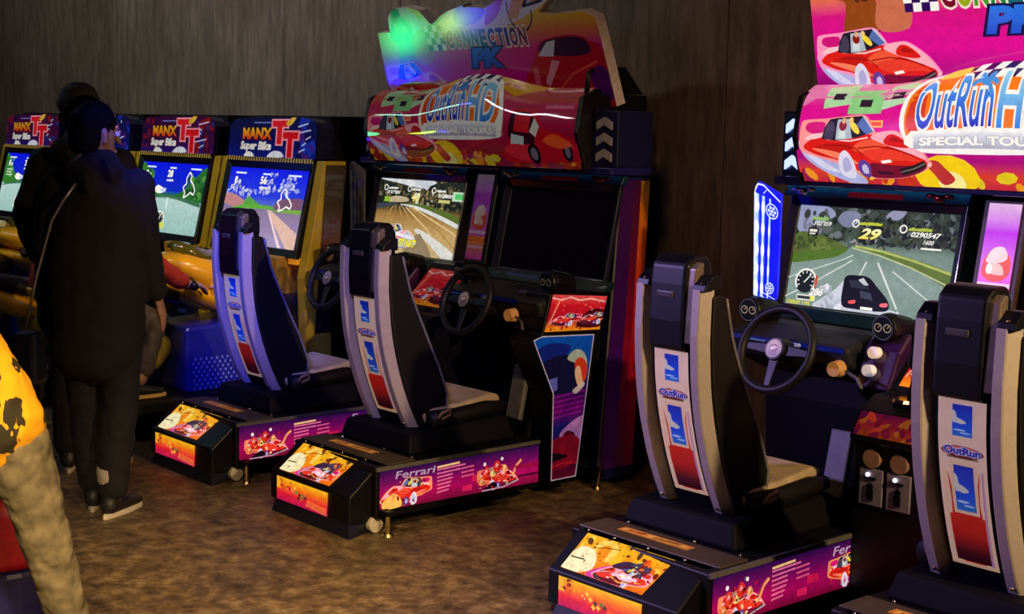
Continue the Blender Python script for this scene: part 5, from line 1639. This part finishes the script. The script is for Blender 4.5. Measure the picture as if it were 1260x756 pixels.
def standing(loc, label, h, strap, turn, arms, legs, cap=False):
    """x to the right, y away from the camera, in the person's own frame"""
    t = thing('person', label, 'person', loc, 'standing onlookers')
    t['org'] = (0, 0, 0)            # built round the origin, then placed and turned
    k = h/1.66
    S = lambda p: tuple(v*k for v in p[:3])+tuple(v*k for v in p[3:])
    b = MB()
    hc = Vector((-.015, .01, 1.545))*k
    f = Vector((math.sin(turn), math.cos(turn), -.05))
    P = head(b, hc, f, k)
    capsule(b, [S((0, -.01, .90, .15, .11)), S((0, 0, 1.08, .14, .10)), S((0, 0, 1.26, .165, .11)), S((0, 0, 1.38, .12, .08))], 14)
    for side, a in zip((-1, 1), arms):
        capsule(b, [S((side*.165, 0, 1.36, .052)), S((*a[0], .043)), S((*a[1], .030))], 10)
        dv = Vector(a[1])-Vector(a[0])
        hand(b, Vector(a[1])*k, dv, (side, -.1, 0), (0, 1, .1), k*.95, .35)
    for lg in legs:
        capsule(b, [S((lg[0][0], 0, .88, .085)), S((*lg[1], .06)), S((*lg[2], .042))], 10)
    body = fuse(b, 'body', SKIN, t, .008)
    eyes(P, t, k)
    hair(hc, f, HAIR, t, k)
    if cap:
        c = MB()
        capsule(c, [(*(hc+Vector((0, 0, .075))*k), .088*k, .1*k), (*(hc+Vector((0, 0, .05))*k), .095*k, .105*k)], 14)
        capsule(c, [(*(hc+f*.09*k+Vector((0, 0, .055))*k), .06*k, .012*k), (*(hc+f*.15*k+Vector((0, 0, .045))*k), .05*k, .01*k)], 10, ref=tuple(f.cross(Vector((0, 0, 1)))))
        fuse(c, 'cap', mat('charcoal_cap', (.03, .028, .03, 1), .8), t, .009)
    c = MB()
    capsule(c, [S((-.02, 0, .66, .185, .14)), S((-.02, 0, .85, .195, .15)), S((-.01, 0, 1.05, .20, .14)), S((0, 0, 1.24, .205, .14)), S((0, -.01, 1.36, .16, .11)), S((0, -.01, 1.43, .095, .085))], 18)
    capsule(c, [S((-.06, -.09, 1.40, .06)), S((.0, -.12, 1.38, .065)), S((.06, -.09, 1.40, .06))], 12)
    for side, a in zip((-1, 1), arms):
        w = Vector(a[0])*.12+Vector(a[1])*.88
        capsule(c, [S((side*.15, -.005, 1.355, .075)), S((*a[0], .068)), S((*w, .05))], 12)
    fuse(c, 'coat', COAT, t, .012, .022, .14)
    tr = MB()
    for lg in legs:
        capsule(tr, [S((lg[0][0], 0, .86, .10)), S((lg[1][0], lg[1][1], lg[1][2], .078)), S((lg[2][0], lg[2][1], lg[2][2]+.03, .066))], 12)
    fuse(tr, 'trousers', TROUSER, t, .012, .018, .09)
    for lg in legs:
        a = Vector(lg[2])*k
        d = Vector(lg[3])
        shoe(Vector((a.x, a.y, 0))-d.normalized()*.06*k, d, SHOEM, t, SOLEW, k)
    if strap:
        MB().tube([(-.02, -.12, 1.41), (-.09, -.165, 1.30), (-.135, -.175, 1.22), (-.20, -.17, 1.0), (-.265, -.12, .78)], .006, 8).build('bag_strap', mat('pale_chain_strap', (.28, .27, .3, 1), .3, .7), t, smooth=True, label='pale chain strap of a shoulder bag')
        MB().hexa([(-.33, -.12, .56), (-.22, -.16, .56), (-.20, -.04, .56), (-.31, 0, .56)], [(-.32, -.12, .77), (-.22, -.16, .77), (-.20, -.05, .77), (-.30, -.01, .77)]).build('shoulder_bag', mat('dark_bag', (.008, .008, .02, 1), .4), t, bevel=.02)
        a = Vector(legs[1][2])
        cf = MB()
        capsule(cf, [(a.x, a.y, .155, .062), (a.x, a.y, .205, .064)], 16)
        cf.build('reflective_cuff', mat('reflective_band', (.6, .52, .5, 1), .25, .4), t, smooth=True, label='pale reflective band round the ankle')
    t.location = loc
    rotz(t, VIEW)
    return t

standing((-5.33, 2.555, 0), 'person in a long dark coat with a pale bag strap, seen from behind', 1.665, True, .75,
         [[(-.215, .03, 1.10), (-.18, .15, .90)], [(.178, .0, 1.10), (.215, .05, .90)]],
         [[(-.085, 0), (-.075, .04, .48), (-.07, .10, .09), (-.2, 1, 0)], [(.075, 0), (.07, .0, .48), (.04, -.01, .09), (.3, .95, 0)]])
standing((-6.06, 2.83, 0), 'taller person in dark clothes and a cap, half hidden by the other', 1.745, False, -.5,
         [[(-.255, .03, 1.12), (-.23, .12, .92)], [(.22, .02, 1.1), (.2, .12, .9)]],
         [[(-.085, 0), (-.08, .02, .48), (-.09, .02, .09), (-.3, 1, 0)], [(.085, 0), (.08, .02, .48), (.08, .04, .09), (.2, 1, 0)]], cap=True)

def child():
    t = thing('child', 'child in a yellow hoodie with black print and faded jeans, cut off by the frame', 'child', (-3.89, 1.63, 0))
    t['org'] = (0, 0, 0)
    b = MB()
    hc = Vector((-.34, -.01, 1.20))
    f = Vector((-.3, -.95, 0))
    P = head(b, hc, f, .9)
    capsule(b, [(-.09, 0, .66, .10, .08), (-.15, 0, .82, .105, .08), (-.23, 0, 1.0, .115, .085), (-.28, 0, 1.09, .05)], 14)
    capsule(b, [(-.18, 0, 1.02, .04), (-.14, -.10, .86, .034), (-.17, -.24, .80, .026)], 10)
    hand(b, (-.17, -.24, .80), (-.2, -1, -.1), (1, 0, .3), (0, -.2, 1), .75, .5)
    capsule(b, [(-.33, 0, 1.03, .04), (-.42, -.04, .86, .034), (-.44, -.14, .74, .026)], 10)
    hand(b, (-.44, -.14, .74), (-.1, -.6, -.8), (-1, 0, 0), (.4, -.8, .2), .75, .4)
    capsule(b, [(-.03, 0, .66, .075), (.035, -.01, .42, .052), (.125, 0, .10, .035)], 10)
    capsule(b, [(-.16, 0, .66, .075), (-.24, .02, .40, .052), (-.30, .10, .10, .035)], 10)
    fuse(b, 'body', SKIN, t, .008)
    eyes(P, t, .9)
    hair(hc, f, HAIR, t, .9)
    m = bpy.data.materials.new('yellow_hoodie_print')
    m.use_nodes = True
    nt = m.node_tree
    bs = nt.nodes['Principled BSDF']
    tc = nt.nodes.new('ShaderNodeTexCoord')
    mp = nt.nodes.new('ShaderNodeMapping')
    mp.inputs['Scale'].default_value = (20, 12, 12)
    mp.inputs['Location'].default_value = (.4, 0, .9)
    n = nt.nodes.new('ShaderNodeTexNoise')
    n.inputs['Scale'].default_value = 1.0
    n.inputs['Detail'].default_value = 2.5
    r = nt.nodes.new('ShaderNodeValToRGB')
    r.color_ramp.interpolation = 'LINEAR'
    r.color_ramp.elements[0].position, r.color_ramp.elements[0].color = .55, (.95, .43, .006, 1)
    r.color_ramp.elements[1].position, r.color_ramp.elements[1].color = .565, (.03, .022, .01, 1)
    nt.links.new(tc.outputs['Object'], mp.inputs['Vector'])
    nt.links.new(mp.outputs[0], n.inputs['Vector'])
    nt.links.new(n.outputs['Fac'], r.inputs['Fac'])
    nt.links.new(r.outputs[0], bs.inputs['Base Color'])
    bs.inputs['Roughness'].default_value = .8
    c = MB()
    capsule(c, [(-.07, 0, .70, .142, .115), (-.085, 0, .73, .150, .12), (-.13, 0, .84, .142, .115), (-.20, 0, .97, .135, .11), (-.25, 0, 1.05, .11, .09), (-.28, 0, 1.10, .065)], 18)
    capsule(c, [(-.20, 0, 1.02, .06), (-.15, -.10, .87, .052), (-.168, -.215, .81, .042)], 12)
    capsule(c, [(-.31, 0, 1.03, .06), (-.42, -.035, .87, .052), (-.437, -.12, .76, .042)], 12)
    fuse(c, 'hoodie', m, t, .009, .016, .08)
    j = MB()
    capsule(j, [(-.035, 0, .69, .102, .10), (.0, -.005, .58, .090), (.035, -.01, .46, .073), (.075, -.005, .30, .066), (.12, 0, .11, .058)], 14)
    capsule(j, [(-.15, 0, .69, .10), (-.20, .0, .56, .086), (-.24, .02, .42, .070), (-.30, .10, .11, .056)], 14)
    fuse(j, 'jeans', mat('faded_khaki_jeans', (.17, .135, .085, 1), .85, noise=(22, .55, 1.35)), t, .008, .02, .06)
    shoe((.115, .05, 0), (.5, -1, 0), SHOEM, t, SOLEW, .8)
    shoe((-.30, .14, 0), (-.3, -1, 0), SHOEM, t, SOLEW, .8)
    rotz(t, math.atan2(.925, .38))
    return t
child()

def rider():
    cx = -6.85
    t = thing('person', 'rider in a red jacket leaning on the yellow motorbike', 'person', (cx, 3.25, 0))
    X = lambda q: cx+q
    b = MB()
    hc = Vector((cx, 3.26, 1.30))
    P = head(b, hc, (0, 1, -.12))
    capsule(b, [(cx, 3.06, .80, .15, .12), (cx, 3.09, .95, .14, .11), (cx, 3.16, 1.08, .15, .11), (cx, 3.20, 1.16, .08)], 14)
    for sx in (-1, 1):
        capsule(b, [(X(sx*.17), 3.17, 1.10, .05), (X(sx*.26), 3.43, .90, .042), (X(sx*.255), 3.64, .775, .03)], 10)
        hand(b, (X(sx*.255), 3.63, .785), (0, 1, -.25), (0, .25, 1), (-sx, 0, 0), .95, .9)
        capsule(b, [(X(sx*.10), 3.10, .76, .085), (X(sx*.235), 3.49, .58, .062), (X(sx*.235), 3.37, .30, .045)], 10)
    fuse(b, 'body', SKIN, t, .008)
    eyes(P, t)
    hair(hc, (0, 1, 0), HAIR, t)
    c = MB()
    capsule(c, [(cx, 3.05, .78, .17, .14), (cx, 3.09, .95, .165, .135), (cx, 3.16, 1.09, .175, .125), (cx, 3.20, 1.18, .08)], 16)
    for sx in (-1, 1):
        capsule(c, [(X(sx*.15), 3.16, 1.10, .07), (X(sx*.26), 3.42, .905, .062), (X(sx*.257), 3.61, .79, .046)], 12)
    fuse(c, 'jacket', mat('red_jacket', (.50, .035, .008, 1), .7), t, .011, .016, .08)
    j = MB()
    for sx in (-1, 1):
        capsule(j, [(X(sx*.09), 3.09, .76, .10), (X(sx*.235), 3.48, .575, .078), (X(sx*.235), 3.39, .35, .062)], 12)
    fuse(j, 'trousers', mat('grey_brown_trousers', (.055, .042, .045, 1), .85, noise=(25, .5, 1.4)), t, .011, .02, .06)
    for sx in (-1, 1):
        s_ = MB()
        shoe((X(sx*.235), 3.285, .198), (0, 1, 0), SHOEM, t, mat('tan_sole', (.62, .40, .14, 1), .5), .9)
    return t
rider()

# stool behind the child
t = thing('stool', 'red padded stool on a dark blue base behind the child', 'stool', (-4.46, 1.76, 0))
b = MB()
def disc(r, z):
    return [(-4.46+r*math.cos(a*2*PI/28), 1.76+r*math.sin(a*2*PI/28), z) for a in range(28)]
b.loft([disc(.19, .19), disc(.20, .22), disc(.20, .36), disc(.185, .42), disc(.14, .45), disc(.05, .462)])
b.build('stool_cushion', mat('red_vinyl', (.55, .012, .03, 1), .4), t, smooth=True)
MB().loft([disc(.21, 0), disc(.21, .17), disc(.20, .19)]).build('stool_base', mat('dark_blue_vinyl', (.012, .012, .11, 1), .4), t, bevel=.008)

# light tubes hung over the aisle; they show as streaks in the glossy prints
def neon(a, b, col, e, label):
    t = thing('light_tube', label, 'lamp', a, 'light tubes over the aisle')
    MB().cyl(a, b, .03, n=12).build('tube', mat('glowing_tube_%d' % int(col[0]*100), (.2, .2, .2, 1), .3, emit=(*col, 1), strength=e), t)
    d = (Vector(b)-Vector(a)).normalized()
    for q, k in ((Vector(a), -1), (Vector(b), 1)):
        MB().cyl(q, q+d*k*.03, .034, n=10).build('end_cap', BLACK, t)
        MB().cyl(q, (q.x, q.y, 4.2), .003, n=5).build('hanger', BLACK, t)
neon((-9.3, 2.2, 2.62), (-8.5, 2.2, 2.62), (.35, 1.0, .72), 28, 'green-white light tube hung over the aisle')
neon((-8.44, 2.2, 2.62), (-7.9, 2.2, 2.62), (.12, .10, 1.0), 34, 'blue light tube hung over the aisle')
neon((-7.55, 2.2, 2.95), (-7.0, 2.2, 2.45), (1.0, .92, 1.0), 28, 'slanting white light tube hung over the aisle')
